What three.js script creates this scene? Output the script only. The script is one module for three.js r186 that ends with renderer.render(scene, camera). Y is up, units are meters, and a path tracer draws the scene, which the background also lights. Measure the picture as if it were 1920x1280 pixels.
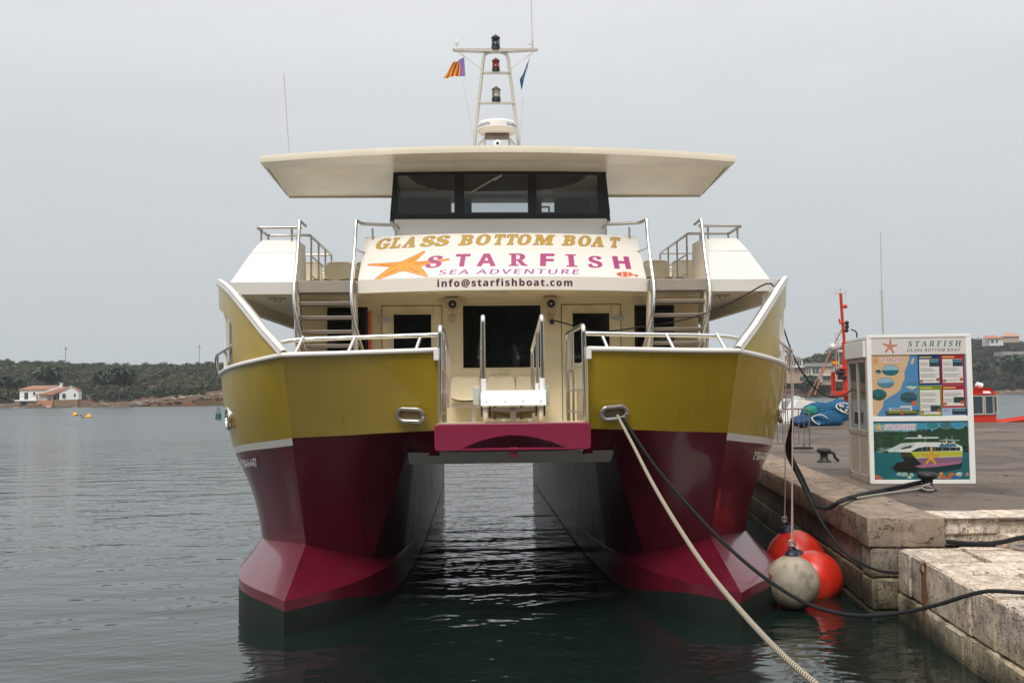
import * as THREE from 'three';
import { mergeGeometries, mergeVertices, toCreasedNormals } from 'three/addons/utils/BufferGeometryUtils.js';
import { RoundedBoxGeometry } from 'three/addons/geometries/RoundedBoxGeometry.js';

// ------------------------------------------------------------------ camera, sky, sun, exposure
const scene = new THREE.Scene();
const W = 1920, H = 1280, F = 1867, EYE = 2.7, PITCH = 0.0503, ROLL = -0.0106;
const camera = new THREE.PerspectiveCamera(2 * Math.atan(H / 2 / F) * 180 / Math.PI, W / H, 0.1, 4000);
camera.rotation.order = 'YXZ';
camera.position.set(0, EYE, 0);
camera.rotation.set(PITCH, 0, ROLL);
camera.updateMatrixWorld();
scene.add(camera);
const renderer = new THREE.WebGLRenderer({ antialias: true });
renderer.setSize(1024, 682);
renderer.toneMapping = THREE.LinearToneMapping;
renderer.toneMappingExposure = 1.28;
renderer.shadowMap.enabled = true;

function overcastSky() {
  const w = 512, h = 256, d = new Float32Array(w * h * 4);
  for (let j = 0; j < h; j++) for (let i = 0; i < w; i++) {
    const el = ((j + 0.5) / h - 0.5) * Math.PI, az = (i + 0.5) / w * Math.PI * 2, s = Math.max(0, Math.sin(el));
    let l = 0.43 + 0.238 * Math.pow(s, 0.62) + 0.45 * s * s;
    const cl = fbm(az / 6.28318 * 20, el * 14, 5, 20, 151) - 0.5 + 0.5 * (fbm(az / 6.28318 * 60, el * 60, 4, 60, 152) - 0.5);
    l *= 1 + 0.10 * cl * Math.min(1, s * 5);
    const k = Math.min(1, s * 2.2), o = (j * w + i) * 4;
    d[o] = l * (0.915 + 0.065 * k); d[o + 1] = l * (0.985 + 0.008 * k); d[o + 2] = l * (1.025 - 0.005 * k); d[o + 3] = 1;
  }
  const t = new THREE.DataTexture(d, w, h, THREE.RGBAFormat, THREE.FloatType);
  t.mapping = THREE.EquirectangularReflectionMapping; t.magFilter = THREE.LinearFilter; t.needsUpdate = true;
  return t;
}
const sky = overcastSky();
scene.background = sky; scene.environment = sky;
scene.fog = new THREE.FogExp2(new THREE.Color().setRGB(0.80, 0.87, 0.90), 0.00026);
const sun = new THREE.DirectionalLight(new THREE.Color(1, 0.95, 0.86), 1.9);
sun.position.set(-13, 50, 20); sun.target.position.set(0, 0, -16);
sun.shadow.radius = 45; sun.castShadow = true; sun.shadow.mapSize.set(2048, 2048);
Object.assign(sun.shadow.camera, { left: -45, right: 45, top: 45, bottom: -45, near: 1, far: 200 });
scene.add(sun, sun.target);

// ------------------------------------------------------------------ helpers
function rng(seed) { let s = seed >>> 0; return () => { s = (s + 0x6D2B79F5) | 0; let t = Math.imul(s ^ (s >>> 15), 1 | s); t = (t + Math.imul(t ^ (t >>> 7), 61 | t)) ^ t; return ((t ^ (t >>> 14)) >>> 0) / 4294967296; }; }
const V = (x, y, z) => new THREE.Vector3(x, y, z);
function lerp(a, b, t) { return a + (b - a) * t; }
function clamp(x, a = 0, b = 1) { return Math.min(b, Math.max(a, x)); }
const smooth = (a, b, x) => { const t = clamp((x - a) / (b - a)); return t * t * (3 - 2 * t); };
function hash(i, j, k = 0) { let h = Math.imul(i, 374761393) ^ Math.imul(j, 668265263) ^ Math.imul(k, 2147483647 - 58); h = Math.imul(h ^ (h >>> 13), 1274126177); return ((h ^ (h >>> 16)) >>> 0) / 4294967296; }
function vnoise(x, y, per = 0, seed = 0) {
  const i = Math.floor(x), j = Math.floor(y), f = x - i, g = y - j, u = f * f * (3 - 2 * f), v = g * g * (3 - 2 * g);
  const m = (a) => per ? ((a % per) + per) % per : a;
  const a = hash(m(i), m(j), seed), b = hash(m(i + 1), m(j), seed), c = hash(m(i), m(j + 1), seed), d = hash(m(i + 1), m(j + 1), seed);
  return lerp(lerp(a, b, u), lerp(c, d, u), v);
}
function fbm(x, y, oct, per = 0, seed = 0) { let s = 0, a = 0.5, n = 0; for (let o = 0; o < oct; o++) { s += a * vnoise(x, y, per, seed + o); n += a; x *= 2; y *= 2; per *= 2; a *= 0.55; } return s / n; }
function noise3(p, f, seed) { return (vnoise(p.x * f + 11.3, p.y * f + p.z * f * 0.71, 0, seed) + vnoise(p.z * f - 4.7, p.y * f - p.x * f * 0.63, 0, seed + 9)) - 1; }
// a pixel of a 1920 x 1280 view and a distance along the view's ground axis -> point in the world (for measuring only)
const rowCam = new THREE.Matrix4().extractRotation(camera.matrixWorld);
function at(px, py, d) {
  const r = V((px - W / 2) / F, (H / 2 - py) / F, -1).applyMatrix4(rowCam);
  return V(0, EYE, 0).addScaledVector(r, d / -r.z);
}
const used = {};
function numbered(n) { used[n] = (used[n] || 0) + 1; return used[n] === 1 ? n : `${n}_${String(used[n] - 1).padStart(3, '0')}`; }
function tag(o, label, category, group) { o.userData.label = label; o.userData.category = category; if (group) o.userData.group = group; return o; }
function shade(o) { o.traverse((m) => { if (m.isMesh) { m.castShadow = true; m.receiveShadow = true; } }); return o; }
function prep(g) {
  g = g.index ? g.toNonIndexed() : g;
  if (!g.getAttribute('normal')) g.computeVertexNormals();
  if (!g.getAttribute('uv')) g.setAttribute('uv', new THREE.Float32BufferAttribute(new Float32Array(g.getAttribute('position').count * 2), 2));
  for (const k of Object.keys(g.attributes)) if (!['position', 'normal', 'uv', 'color'].includes(k)) g.deleteAttribute(k);
  return g;
}
function merge(gs) { return Array.isArray(gs) ? (gs.length > 1 ? mergeGeometries(gs.map(prep)) : gs[0]) : gs; }
function part(name, gs, mat, parent) { const m = new THREE.Mesh(merge(gs), mat); m.name = name; m.castShadow = m.receiveShadow = true; parent.add(m); return m; }
function top(name, gs, mat, label, category, group) { const m = new THREE.Mesh(merge(gs), mat); m.name = numbered(name); m.castShadow = m.receiveShadow = true; scene.add(m); return tag(m, label, category, group); }
function thing(name, label, category, pos = [0, 0, 0], turn = 0, group) { const o = new THREE.Group(); o.name = numbered(name); o.position.set(...pos); o.rotation.y = turn; scene.add(o); return tag(o, label, category, group); }
function struct(name, gs, mat) { const m = new THREE.Mesh(merge(gs), mat); m.name = name; m.receiveShadow = m.castShadow = true; m.userData.kind = 'structure'; scene.add(m); return m; }
function sub(name, parent) { const g = new THREE.Group(); g.name = name; parent.add(g); return g; }
function box(x0, x1, y0, y1, z0, z1, r = 0.006, s = 1) { const w = x1 - x0, h = y1 - y0, d = z1 - z0; const g = r > 0 ? new RoundedBoxGeometry(w, h, d, s, Math.min(r, w / 2.1, h / 2.1, d / 2.1)) : new THREE.BoxGeometry(w, h, d); return g.translate((x0 + x1) / 2, (y0 + y1) / 2, (z0 + z1) / 2); }
function tube(pts, r, curved = false, seg = 0, rad = 8) {
  pts = pts.map((p) => p.isVector3 ? p : V(...p));
  if (curved) return new THREE.TubeGeometry(new THREE.CatmullRomCurve3(pts, false, 'centripetal'), seg || pts.length * 8, r, rad);
  const gs = [];
  for (let i = 0; i + 1 < pts.length; i++) {
    const a = pts[i], b = pts[i + 1], L = a.distanceTo(b), c = new THREE.CylinderGeometry(r, r, L, rad);
    c.applyQuaternion(new THREE.Quaternion().setFromUnitVectors(V(0, 1, 0), b.clone().sub(a).normalize())); c.translate((a.x + b.x) / 2, (a.y + b.y) / 2, (a.z + b.z) / 2); gs.push(c);
    if (i) gs.push(new THREE.SphereGeometry(r, rad, 6).translate(a.x, a.y, a.z));
  }
  return mergeGeometries(gs.map(prep));
}
function bent(pts, r, round = 0.08, rad = 8) { // polyline with rounded bends
  pts = pts.map((p) => p.isVector3 ? p : V(...p));
  const path = new THREE.CurvePath(); let last = pts[0];
  for (let i = 1; i < pts.length - 1; i++) {
    const a = pts[i].clone().add(pts[i - 1].clone().sub(pts[i]).setLength(Math.min(round, pts[i].distanceTo(pts[i - 1]) * 0.45)));
    const b = pts[i].clone().add(pts[i + 1].clone().sub(pts[i]).setLength(Math.min(round, pts[i].distanceTo(pts[i + 1]) * 0.45)));
    path.add(new THREE.LineCurve3(last, a)); path.add(new THREE.QuadraticBezierCurve3(a, pts[i], b)); last = b;
  }
  path.add(new THREE.LineCurve3(last, pts[pts.length - 1]));
  const ps = []; for (const c of path.curves) { const n = c.isLineCurve3 ? 1 : 5; for (let k = 0; k < n; k++) ps.push(c.getPoint(k / n)); } ps.push(pts[pts.length - 1]);
  const cp = new THREE.CurvePath(); for (let i = 0; i + 1 < ps.length; i++) cp.add(new THREE.LineCurve3(ps[i], ps[i + 1]));
  return sweep(ps, r, rad);
}
function sweep(ps, r, rad = 8) { // round bar along a polyline, mitred
  const pos = [], idx = [], n = ps.length, up = V(0.123, 0.97, 0.21).normalize(); let nrm = null;
  for (let i = 0; i < n; i++) {
    const t = (i ? ps[i].clone().sub(ps[i - 1]).normalize() : V(0, 0, 0)).add(i < n - 1 ? ps[i + 1].clone().sub(ps[i]).normalize() : V(0, 0, 0)).normalize();
    nrm = nrm ? nrm.sub(t.clone().multiplyScalar(nrm.dot(t))).normalize() : up.clone().sub(t.clone().multiplyScalar(up.dot(t))).normalize();
    const bi = t.clone().cross(nrm);
    for (let k = 0; k <= rad; k++) { const a = k / rad * Math.PI * 2, p = ps[i].clone().addScaledVector(nrm, Math.cos(a) * r).addScaledVector(bi, Math.sin(a) * r); pos.push(p.x, p.y, p.z); }
  }
  for (let i = 0; i + 1 < n; i++) for (let k = 0; k < rad; k++) { const a = i * (rad + 1) + k, b = a + rad + 1; idx.push(a, b, a + 1, b, b + 1, a + 1); }
  for (const i of [0, n - 1]) { const c = pos.length / 3; pos.push(ps[i].x, ps[i].y, ps[i].z); for (let k = 0; k < rad; k++) { const a = i * (rad + 1) + k; i ? idx.push(a, c, a + 1) : idx.push(a + 1, c, a); } }
  const g = new THREE.BufferGeometry(); g.setAttribute('position', new THREE.Float32BufferAttribute(pos, 3)); g.setIndex(idx); g.computeVertexNormals(); return g;
}
function grid(fn, nu, nv, su = 1, sv = 1) {
  const pos = [], uv = [], idx = [];
  for (let i = 0; i <= nu; i++) for (let j = 0; j <= nv; j++) { const p = fn(i / nu, j / nv); pos.push(p.x, p.y, p.z); uv.push(i / nu * su, j / nv * sv); }
  for (let i = 0; i < nu; i++) for (let j = 0; j < nv; j++) { const a = i * (nv + 1) + j, b = a + nv + 1; idx.push(a, b, a + 1, b, b + 1, a + 1); }
  const g = new THREE.BufferGeometry(); g.setAttribute('position', new THREE.Float32BufferAttribute(pos, 3)); g.setAttribute('uv', new THREE.Float32BufferAttribute(uv, 2)); g.setIndex(idx); g.computeVertexNormals(); return g;
}
function poly(pts) { // a flat (or nearly flat) convex polygon
  const pos = []; pts = pts.map((p) => p.isVector3 ? p : V(...p));
  for (let i = 1; i + 1 < pts.length; i++) for (const p of [pts[0], pts[i], pts[i + 1]]) pos.push(p.x, p.y, p.z);
  const g = new THREE.BufferGeometry(); g.setAttribute('position', new THREE.Float32BufferAttribute(pos, 3)); g.computeVertexNormals(); return prep(g);
}
function prism(pts, off) { // convex polygon extruded by a vector
  pts = pts.map((p) => V(...p)); const o = V(...off), q = pts.map((p) => p.clone().add(o)), gs = [poly(pts), poly([...q].reverse())];
  pts.forEach((p, i) => { const n = (i + 1) % pts.length; gs.push(poly([p, q[i], q[n], pts[n]])); });
  return mergeGeometries(gs);
}
function curve(rows) { // rows of [x, y, z] -> smooth sampler
  const c = new THREE.CatmullRomCurve3(rows.map((r) => V(...r)), false, 'centripetal');
  return (t) => c.getPoint(clamp(t));
}
function planarUV(g, s = 1, jx = 0, jy = 0) { // uv in metres by the main direction of each face
  g = prep(g); const p = g.attributes.position, uv = g.attributes.uv, a = V(), b = V(), c = V(), n = V();
  for (let i = 0; i < p.count; i += 3) {
    a.fromBufferAttribute(p, i); b.fromBufferAttribute(p, i + 1); c.fromBufferAttribute(p, i + 2); n.copy(b).sub(a).cross(c.clone().sub(a));
    const ax = Math.abs(n.x), ay = Math.abs(n.y), az = Math.abs(n.z);
    for (let k = 0; k < 3; k++) { const q = [a, b, c][k]; if (ay >= ax && ay >= az) uv.setXY(i + k, q.x * s + jx, q.z * s + jy); else if (ax >= az) uv.setXY(i + k, q.z * s + jx, q.y * s + jy); else uv.setXY(i + k, q.x * s + jx, q.y * s + jy); }
  }
  return g;
}
function canvas(w, h, draw) { const c = document.createElement('canvas'); c.width = w; c.height = h; draw(c.getContext('2d'), w, h); const t = new THREE.CanvasTexture(c); t.colorSpace = THREE.SRGBColorSpace; return t; }
function dataTex(n, fn, srgb = false) {
  const d = new Uint8Array(n * n * 4);
  for (let j = 0; j < n; j++) for (let i = 0; i < n; i++) { const c = fn(i / n, j / n), o = (j * n + i) * 4; for (let k = 0; k < 3; k++) d[o + k] = clamp(typeof c === 'number' ? c : c[k]) * 255; d[o + 3] = 255; }
  const t = new THREE.DataTexture(d, n, n); t.wrapS = t.wrapT = THREE.RepeatWrapping; t.magFilter = THREE.LinearFilter; if (srgb) t.colorSpace = THREE.SRGBColorSpace; t.needsUpdate = true; return t;
}
function rep(t, x, y = x) { const c = t.clone(); c.repeat.set(x, y); c.needsUpdate = true; return c; }

// ------------------------------------------------------------------ materials
const lin = (r, g, b) => new THREE.Color().setRGB(r, g, b);
const std = (c, rough = 0.6, o = {}) => new THREE.MeshStandardMaterial({ color: c, roughness: rough, ...o });
const phys = (c, rough, o = {}) => new THREE.MeshPhysicalMaterial({ color: c, roughness: rough, ...o });
const grime = dataTex(512, (u, v) => 0.80 + 0.20 * fbm(u * 8, v * 8, 5, 8, 3) - 0.10 * smooth(0.58, 0.75, fbm(u * 40, v * 4, 4, 0, 13)) * smooth(.45, .6, fbm(u * 5, v * 5, 2, 5, 15)), true);
const soft = dataTex(256, (u, v) => 0.92 + 0.08 * fbm(u * 8, v * 8, 5, 8, 3), true);
const hullTex = dataTex(512, (u, v) => 0.92 + 0.08 * fbm(u * 6, v * 6, 5, 6, 161) - 0.07 * smooth(0.6, 0.75, fbm(u * 48, v * 3, 4, 0, 163)) * smooth(.42, .6, fbm(u * 5, v * 5, 2, 5, 165)), true);
const scuff = dataTex(256, (u, v) => 0.45 + 0.5 * fbm(u * 6, v * 24, 4, 0, 5) * 0.9);
const M = {
  yellow: phys(lin(0.43, 0.30, 0.014), 0.35, { clearcoat: 0.4, clearcoatRoughness: 0.06, map: rep(hullTex, 0.5) }),
  purple: phys(lin(0.15, 0.006, 0.022), 0.34, { clearcoat: 0.45, clearcoatRoughness: 0.05, map: rep(grime, 0.5) }),
  purpleShaded: std(lin(0.05, 0.004, 0.012), 0.5, { map: rep(grime, 0.5) }),  // darker matt copy of purple; tunnel-side shade put into the colour
  pink: phys(lin(0.23, 0.012, 0.05), 0.35, { clearcoat: 0.5, clearcoatRoughness: 0.12 }),
  antifoul: std(lin(0.05, 0.06, 0.05), 0.6, { map: dataTex(256, (u, v) => { const n = fbm(u * 40, v * 6, 4, 0, 131), k = smooth(.12, .32, v + .14 * (n - .5)); const t = .42 + .4 * n; return [t * lerp(.55, .42, k), t * lerp(.72, .62, k), t * lerp(.66, .34, k)]; }, true) }),
  innerGrey: phys(lin(0.14, 0.155, 0.155), 0.38, {  map: dataTex(256, (u, v) => 0.45 + 0.55 * smooth(0.3, 0.7, fbm(u * 10, v * 5, 5, 0, 41)), true) }),
  white: phys(lin(0.86, 0.84, 0.80), 0.35, { clearcoat: 0.4, clearcoatRoughness: 0.2, map: rep(soft, 0.35) }),
  stripe: std(lin(0.7, 0.7, 0.66), 0.4),
  canopy: phys(lin(0.90, 0.83, 0.67), 0.4, { clearcoat: 0.3, clearcoatRoughness: 0.25, map: rep(soft, 0.35) }),
  cream: phys(lin(0.86, 0.74, 0.50), 0.4, { clearcoat: 0.25, clearcoatRoughness: 0.2, map: rep(grime, 0.5) }),
  creamPale: std(lin(0.72, 0.64, 0.52), 0.5),
  seat: phys(lin(0.74, 0.64, 0.44), 0.4, { clearcoat: 0.2 }),
  steel: std(lin(0.72, 0.71, 0.69), 0.22, { metalness: 1 }),
  steelDull: std(lin(0.5, 0.48, 0.45), 0.38, { metalness: 0.85 }),
  mast: std(lin(0.70, 0.66, 0.60), 0.45, { map: rep(grime, 2) }),
  blackGlass: phys(lin(0.006, 0.006, 0.007), 0.08, { clearcoat: 0.5 }),
  blackFrame: phys(lin(0.009, 0.009, 0.012), 0.35),
  glass: phys(lin(0.55, 0.6, 0.6), 0.02, { transmission: 1, thickness: 0, ior: 1.5 }),
  brownGlass: phys(lin(0.05, 0.04, 0.03), 0.1),
  dark: std(lin(0.015, 0.014, 0.013), 0.6),
  spk: std(lin(.50, .40, .27), .55),
  soffit: std(lin(0.72, 0.68, 0.6), 0.6),
  tread: std(lin(0.36, 0.30, 0.24), 0.6, { map: rep(grime, 2) }),
  landing: std(lin(0.40, 0.35, 0.30), 0.6, { map: rep(grime, 2) }),
  deck: std(lin(0.78, 0.70, 0.55), 0.7),
  gap: std(lin(0.16, 0.12, 0.07), 0.8),
  whitePlastic: phys(lin(0.82, 0.82, 0.80), 0.4, { clearcoat: 0.3 }),
  greyGreen: std(lin(0.5, 0.55, 0.52), 0.5),
  orange: std(lin(0.55, 0.12, 0.03), 0.6),
  ropeCream: std(lin(0.55, 0.47, 0.35), 0.9), ropeBlack: std(lin(0.016, 0.017, 0.019), 0.8), ropePink: std(lin(0.5, 0.36, 0.32), 0.9), ropeWhite: std(lin(0.6, 0.57, 0.52), 0.9),
  fenderRed: phys(lin(0.78, 0.045, 0.018), 0.36, { clearcoat: 0.25, clearcoatRoughness: 0.3, map: dataTex(256, (u, v) => { const a = smooth(.56, .72, fbm(u * 14, v * 10, 5, 0, 121)), b = fbm(u * 5, v * 5, 4, 5, 122), k = 1 - .55 * smooth(.34, .16, v + .12 * (b - .5)), st = 1 - .12 * smooth(.5, .75, fbm(u * 18, v * 9, 4, 0, 124)); return [(.82 + .18 * b) * k * st, (.8 + .9 * a) * k * st, (.8 + .9 * a) * k * st]; }, true) }),
  fenderWhite: phys(lin(0.50, 0.45, 0.37), 0.55, { map: dataTex(256, (u, v) => { const n = fbm(u * 5, v * 4, 5, 5, 71), st = smooth(.5, .75, fbm(u * 20, v * 9, 5, 0, 73)), k = 1 - .6 * smooth(.36, .14, v + .14 * (n - .5)); const t = (0.62 + 0.38 * n) * (1 - .18 * st) * k; return [t, t * .985, t * .95]; }, true) }),
  iron: std(lin(0.02, 0.02, 0.022), 0.55), rust: std(lin(0.13, 0.05, 0.022), 0.9),
  red: phys(lin(0.56, 0.03, 0.014), 0.4, { clearcoat: 0.2 }),
  alu: std(lin(0.55, 0.52, 0.49), 0.45, { metalness: 0.3 }),
};

// ------------------------------------------------------------------ water
const waveTex = (() => {
  const R = rng(7), n = 768, ws = [];
  for (let k = 0; k < 90; k++) {
    const m = 2 + Math.floor(Math.pow(R(), 1.6) * 46), a = (R() - 0.5) * (m < 10 ? 1.0 : 1.5) + 0.1, kx = Math.round(m * Math.sin(a) ), ky = Math.round(m * Math.cos(a)), len = Math.hypot(kx, ky) || 1;
    ws.push([kx * 2 * Math.PI, ky * 2 * Math.PI, Math.pow(len, -1.22), R() * 6.28]);
  }
  const h = new Float32Array(n * n); let lo = 1e9, hi = -1e9;
  for (let j = 0; j < n; j++) for (let i = 0; i < n; i++) { let s = 0; const u = i / n, v = j / n; for (const w of ws) s += w[2] * Math.sin(w[0] * u + w[1] * v + w[3]); h[j * n + i] = s; lo = Math.min(lo, s); hi = Math.max(hi, s); }
  return dataTex(n, (u, v) => (h[Math.round(v * n) * n + Math.round(u * n)] - lo) / (hi - lo));
})();
const water = (() => { // sheltered and nearly smooth by the quay, more ruffled farther out
  const w = new THREE.Group(); w.name = 'water'; w.userData.kind = 'structure'; scene.add(w);
  const zs = [120, -16, -26, -40, -60, -90, -140, -2000], bs = [.030, .030, .034, .040, .046, .054, .060];
  bs.forEach((b, k) => {
    const mat = phys(lin(...[[.007, .0145, .012], [.011, .021, .0185], [.016, .030, .0275], [.022, .038, .0355]][Math.min(k, 3)]), [.03, .05, .085, .13, .18, .24, .30][k], { ior: 1.52, bumpMap: rep(waveTex, 1 / 4.6), bumpScale: b });
    const g = new THREE.PlaneGeometry(3000, zs[k] - zs[k + 1], 1, 1).rotateX(-Math.PI / 2).translate(0, 0, (zs[k] + zs[k + 1]) / 2), p = g.attributes.position, uv = g.attributes.uv;
    for (let i = 0; i < 4; i++) uv.setXY(i, p.getX(i), p.getZ(i));
    part('water_surface', g, mat, w);
  });
  return w;
})();

// ------------------------------------------------------------------ far land: terrain, wood, shore
const zShore = (x) => { // where the far shore meets the water
  if (x < -20) return -246 + 5 * Math.sin(x * 0.05) + 2.5 * Math.sin(x * 0.21 + 1) + 1.5 * Math.sin(x * 0.63) - 0.03 * (x + 130);
  if (x < 60) return lerp(-246, -300, smooth(-20, 60, x)) - 160 * Math.sin(Math.PI * (x + 20) / 80);
  return -300 - (x - 80) * 0.62 + 3 * Math.sin(x * 0.12) + 1.5 * Math.sin(x * 0.5 + 2);
};
const landY = (x, z) => { // ground height
  const s = zShore(x) - z; if (s < 0) return -0.6 + s * 0.05;
  const bank = 1.0 * smooth(0, 3, s) + 1.0 * smooth(5, 20, s) + 0.5 * fbm(x * 0.2, z * 0.2, 3, 0, 4) * smooth(0, 6, s);
  const hill = x < 30 ? 12.5 * smooth(8, 170, s) + 2.6 * smooth(-60, -95, -Math.abs(x + 190) + 30) : lerp(9, 20, smooth(120, 200, x)) * smooth(8, 120, s);
  return bank - 0.4 + hill * (0.85 + 0.3 * fbm(x * 0.02, z * 0.02, 3, 0, 8));
};
(() => {
  const earth = dataTex(256, (u, v) => { const a = fbm(u * 12, v * 12, 5, 12, 21), b = fbm(u * 4, v * 4, 3, 4, 33); const r = lerp(0.30, 0.55, a), k = smooth(0.4, 0.65, b); return [lerp(r, r * 1.15, k), lerp(r * 0.82, r * 0.68, k), lerp(r * 0.62, r * 0.48, k)]; }, true);
  const g = grid((u, v) => { const x = lerp(-420, 420, u), z0 = zShore(x) + 4, s = Math.pow(v, 1.8) * 420, z = z0 - s; return V(x, landY(x, z), z); }, 420, 60, 840 / 14, 420 / 14);
  struct('hills', g, std(lin(0.62, 0.59, 0.56), 0.95, { map: earth }));
  // rocks along the waterline
  const R = rng(91), rock = new THREE.IcosahedronGeometry(1, 1), rp = rock.attributes.position;
  for (let i = 0; i < rp.count; i++) { const p = V().fromBufferAttribute(rp, i); p.multiplyScalar(1 + 0.35 * noise3(p, 1.7, 5)); rp.setXYZ(i, p.x, p.y * 0.55, p.z); }
  rock.computeVertexNormals();
  const n = 760, im = new THREE.InstancedMesh(rock, std(lin(1, 1, 1), 0.95), n), m = new THREE.Matrix4(), q = new THREE.Quaternion(), c = new THREE.Color();
  for (let i = 0; i < n; i++) {
    const left = i < 430, x = left ? lerp(-150, -40, R()) : lerp(70, 230, R()), s = R() * 5 - 0.6, z = zShore(x) - s, k = 0.2 + R() * R() * 0.6;
    m.compose(V(x, Math.max(-0.05, landY(x, z) + 0.05), z), q.setFromAxisAngle(V(0, 1, 0), R() * 6.3), V(k * (1 + R()), k * (0.5 + R() * 0.5), k)); im.setMatrixAt(i, m);
    const t = s < 0.9 ? 0.035 + R() * 0.05 : 0.16 + R() * 0.14; im.setColorAt(i, c.setRGB(t, t * 0.88, t * 0.74));
  }
  im.name = 'shore_rocks'; tag(im, 'pale and dark rocks lining the far waterline', 'rocks'); im.userData.kind = 'stuff'; scene.add(im);
})();
function crownGeo(seed, n, squash, leaf) { // an uneven crown of many small leaf clumps
  const R = rng(seed), pos = [], nor = [], lobes = [];
  for (let k = 0; k < 7; k++) { const a = R() * 6.28, e = R() * 0.9; lobes.push([V(Math.cos(a) * 0.55 * e, (R() - 0.35) * 0.6 * squash, Math.sin(a) * 0.55 * e), 0.36 + R() * 0.28]); }
  for (let i = 0; i < n; i++) {
    const [c, r] = lobes[i % 7], d = V(R() - 0.5, R() - 0.42, R() - 0.5).normalize(), p = c.clone().add(V(d.x * r, d.y * r * squash, d.z * r).multiplyScalar(0.6 + 0.45 * R()));
    const t = V(R() - 0.5, R() - 0.5, R() - 0.5).normalize(), b = t.clone().cross(V(R() - 0.5, R() - 0.5, R() - 0.5)).normalize(), s = leaf * (0.6 + R() * 0.8);
    const v = [p.clone().addScaledVector(t, s), p.clone().addScaledVector(t, -s * 0.6).addScaledVector(b, s * 0.8), p.clone().addScaledVector(t, -s * 0.6).addScaledVector(b, -s * 0.8)];
    const nn = d.clone().multiplyScalar(0.8).add(V(0, 0.3, 0)).normalize();
    for (const w of v) { pos.push(w.x, w.y, w.z); nor.push(nn.x, nn.y, nn.z); }
  }
  const g = new THREE.BufferGeometry(); g.setAttribute('position', new THREE.Float32BufferAttribute(pos, 3)); g.setAttribute('normal', new THREE.Float32BufferAttribute(nor, 3)); return prep(g);
}
const leafMat = std(lin(1, 1, 1), 0.85);
const avoid = [[-118, -246, 13], [87, -318, 11], [78, -326, 8], [174, -446, 9], [200, -480, 9], [184, -408, 9]];
(() => {
  const R = rng(17), m = new THREE.Matrix4(), q = new THREE.Quaternion(), c = new THREE.Color();
  for (const [name, label, x0, x1, dmin, dmax, count, s0, s1] of [
    ['scrub_wood', 'dense grey green scrub wood covering the low hill across the water on the left', -225, -30, 8, 230, 7000, 1.0, 2.1],
    ['pine_wood', 'dense dark pine wood covering the far slope on the right', 55, 280, 9, 170, 4500, 1.6, 3.9]]) {
    const per = Math.floor(count / 3);
    const holder = new THREE.Group(); holder.name = name;
    for (let k = 0; k < 3; k++) {
      const im = new THREE.InstancedMesh(crownGeo(100 + k, 420, 0.85, 0.095), leafMat, per); let i = 0;
      while (i < per) {
        const x = lerp(x0, x1, R()), s = dmin + (dmax - dmin) * Math.pow(R(), 0.8), z = zShore(x) - s + 4 * (R() - 0.5);
        if (avoid.some(([a, b, r]) => Math.hypot(a - x, b - z) < r)) continue;
        const k2 = lerp(s0 * .7, s1 * 1.15, R() * R()) * (0.85 + 0.5 * fbm(x * 0.05, z * 0.05, 2, 0, 3));
        m.compose(V(x, landY(x, z) + k2 * 0.45, z), q.setFromAxisAngle(V(0, 1, 0), R() * 6.3), V(k2 * (0.9 + R() * 0.5), k2 * (0.75 + R() * 0.5), k2)); im.setMatrixAt(i, m);
        const t = fbm(x * 0.07, z * 0.07, 3, 0, 6) + (R() - 0.5) * 0.5, w = name === 'pine_wood' ? 0.55 : 0.8;
        im.setColorAt(i, c.setRGB(lerp(0.045, 0.15, clamp(t)) * w, lerp(0.075, 0.155, clamp(t)) * w, lerp(0.046, 0.075, clamp(t)) * w)); i++;
      }
      im.name = name + '_foliage'; im.userData.kind = 'stuff'; im.castShadow = im.receiveShadow = true; holder.add(im);
    }
    tag(holder, label, 'wood'); holder.userData.kind = 'stuff'; scene.add(holder);
  }
})();
const pineLeaf = std(lin(0.045, 0.07, 0.042), 0.85), pineBark = std(lin(0.09, 0.07, 0.055), 0.95);
const pines = [crownGeo(201, 700, 0.72, 0.13), crownGeo(202, 700, 0.6, 0.13), crownGeo(203, 700, 0.85, 0.13)];
function pine(px, d, h, w, kind, label, group) {
  const p = at(px, 740, d), y = landY(p.x, p.z) - 0.2, t = thing('pine_tree', label, 'tree', [p.x, y, p.z], px * 1.7, group);
  part('trunk', [tubeTaper([[0, 0, 0], [0.15, h * 0.3, 0.1], [0.05, h * 0.62, 0]], 0.22, 0.12), tubeTaper([[0.1, h * 0.38, 0], [w * 0.3, h * 0.6, 0.2]], 0.1, 0.05), tubeTaper([[0.1, h * 0.36, 0], [-w * 0.3, h * 0.58, -0.2]], 0.1, 0.05)], pineBark, t);
  const c = part('crown', pines[kind], pineLeaf, t); c.position.y = h * 0.66; c.scale.set(w * 0.62, h * 0.42, w * 0.6);
  return t;
}
function tubeTaper(pts, r0, r1) { const c = new THREE.CatmullRomCurve3(pts.map((p) => V(...p))), g = new THREE.TubeGeometry(c, 6, 1, 7), p = g.attributes.position; for (let i = 0; i < p.count; i++) { const k = Math.floor(i / 8) / 6, o = c.getPointAt(k), r = lerp(r0, r1, k), v = V().fromBufferAttribute(p, i).sub(o).multiplyScalar(r).add(o); p.setXYZ(i, v.x, v.y, v.z); } g.computeVertexNormals(); return g; }
pine(88, 268, 9.5, 10, 0, 'broad dark pine standing just behind the red roofed white house', null);
pine(196, 257, 8.5, 7.5, 1, 'dark pine on the red bank, first to the right of the white house');
pine(222, 256, 9.2, 8, 2, 'tallest dark pine on the red bank to the right of the white house');
pine(14, 262, 8, 9, 1, 'dark pine at the left edge of the picture left of the white house');
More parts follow.
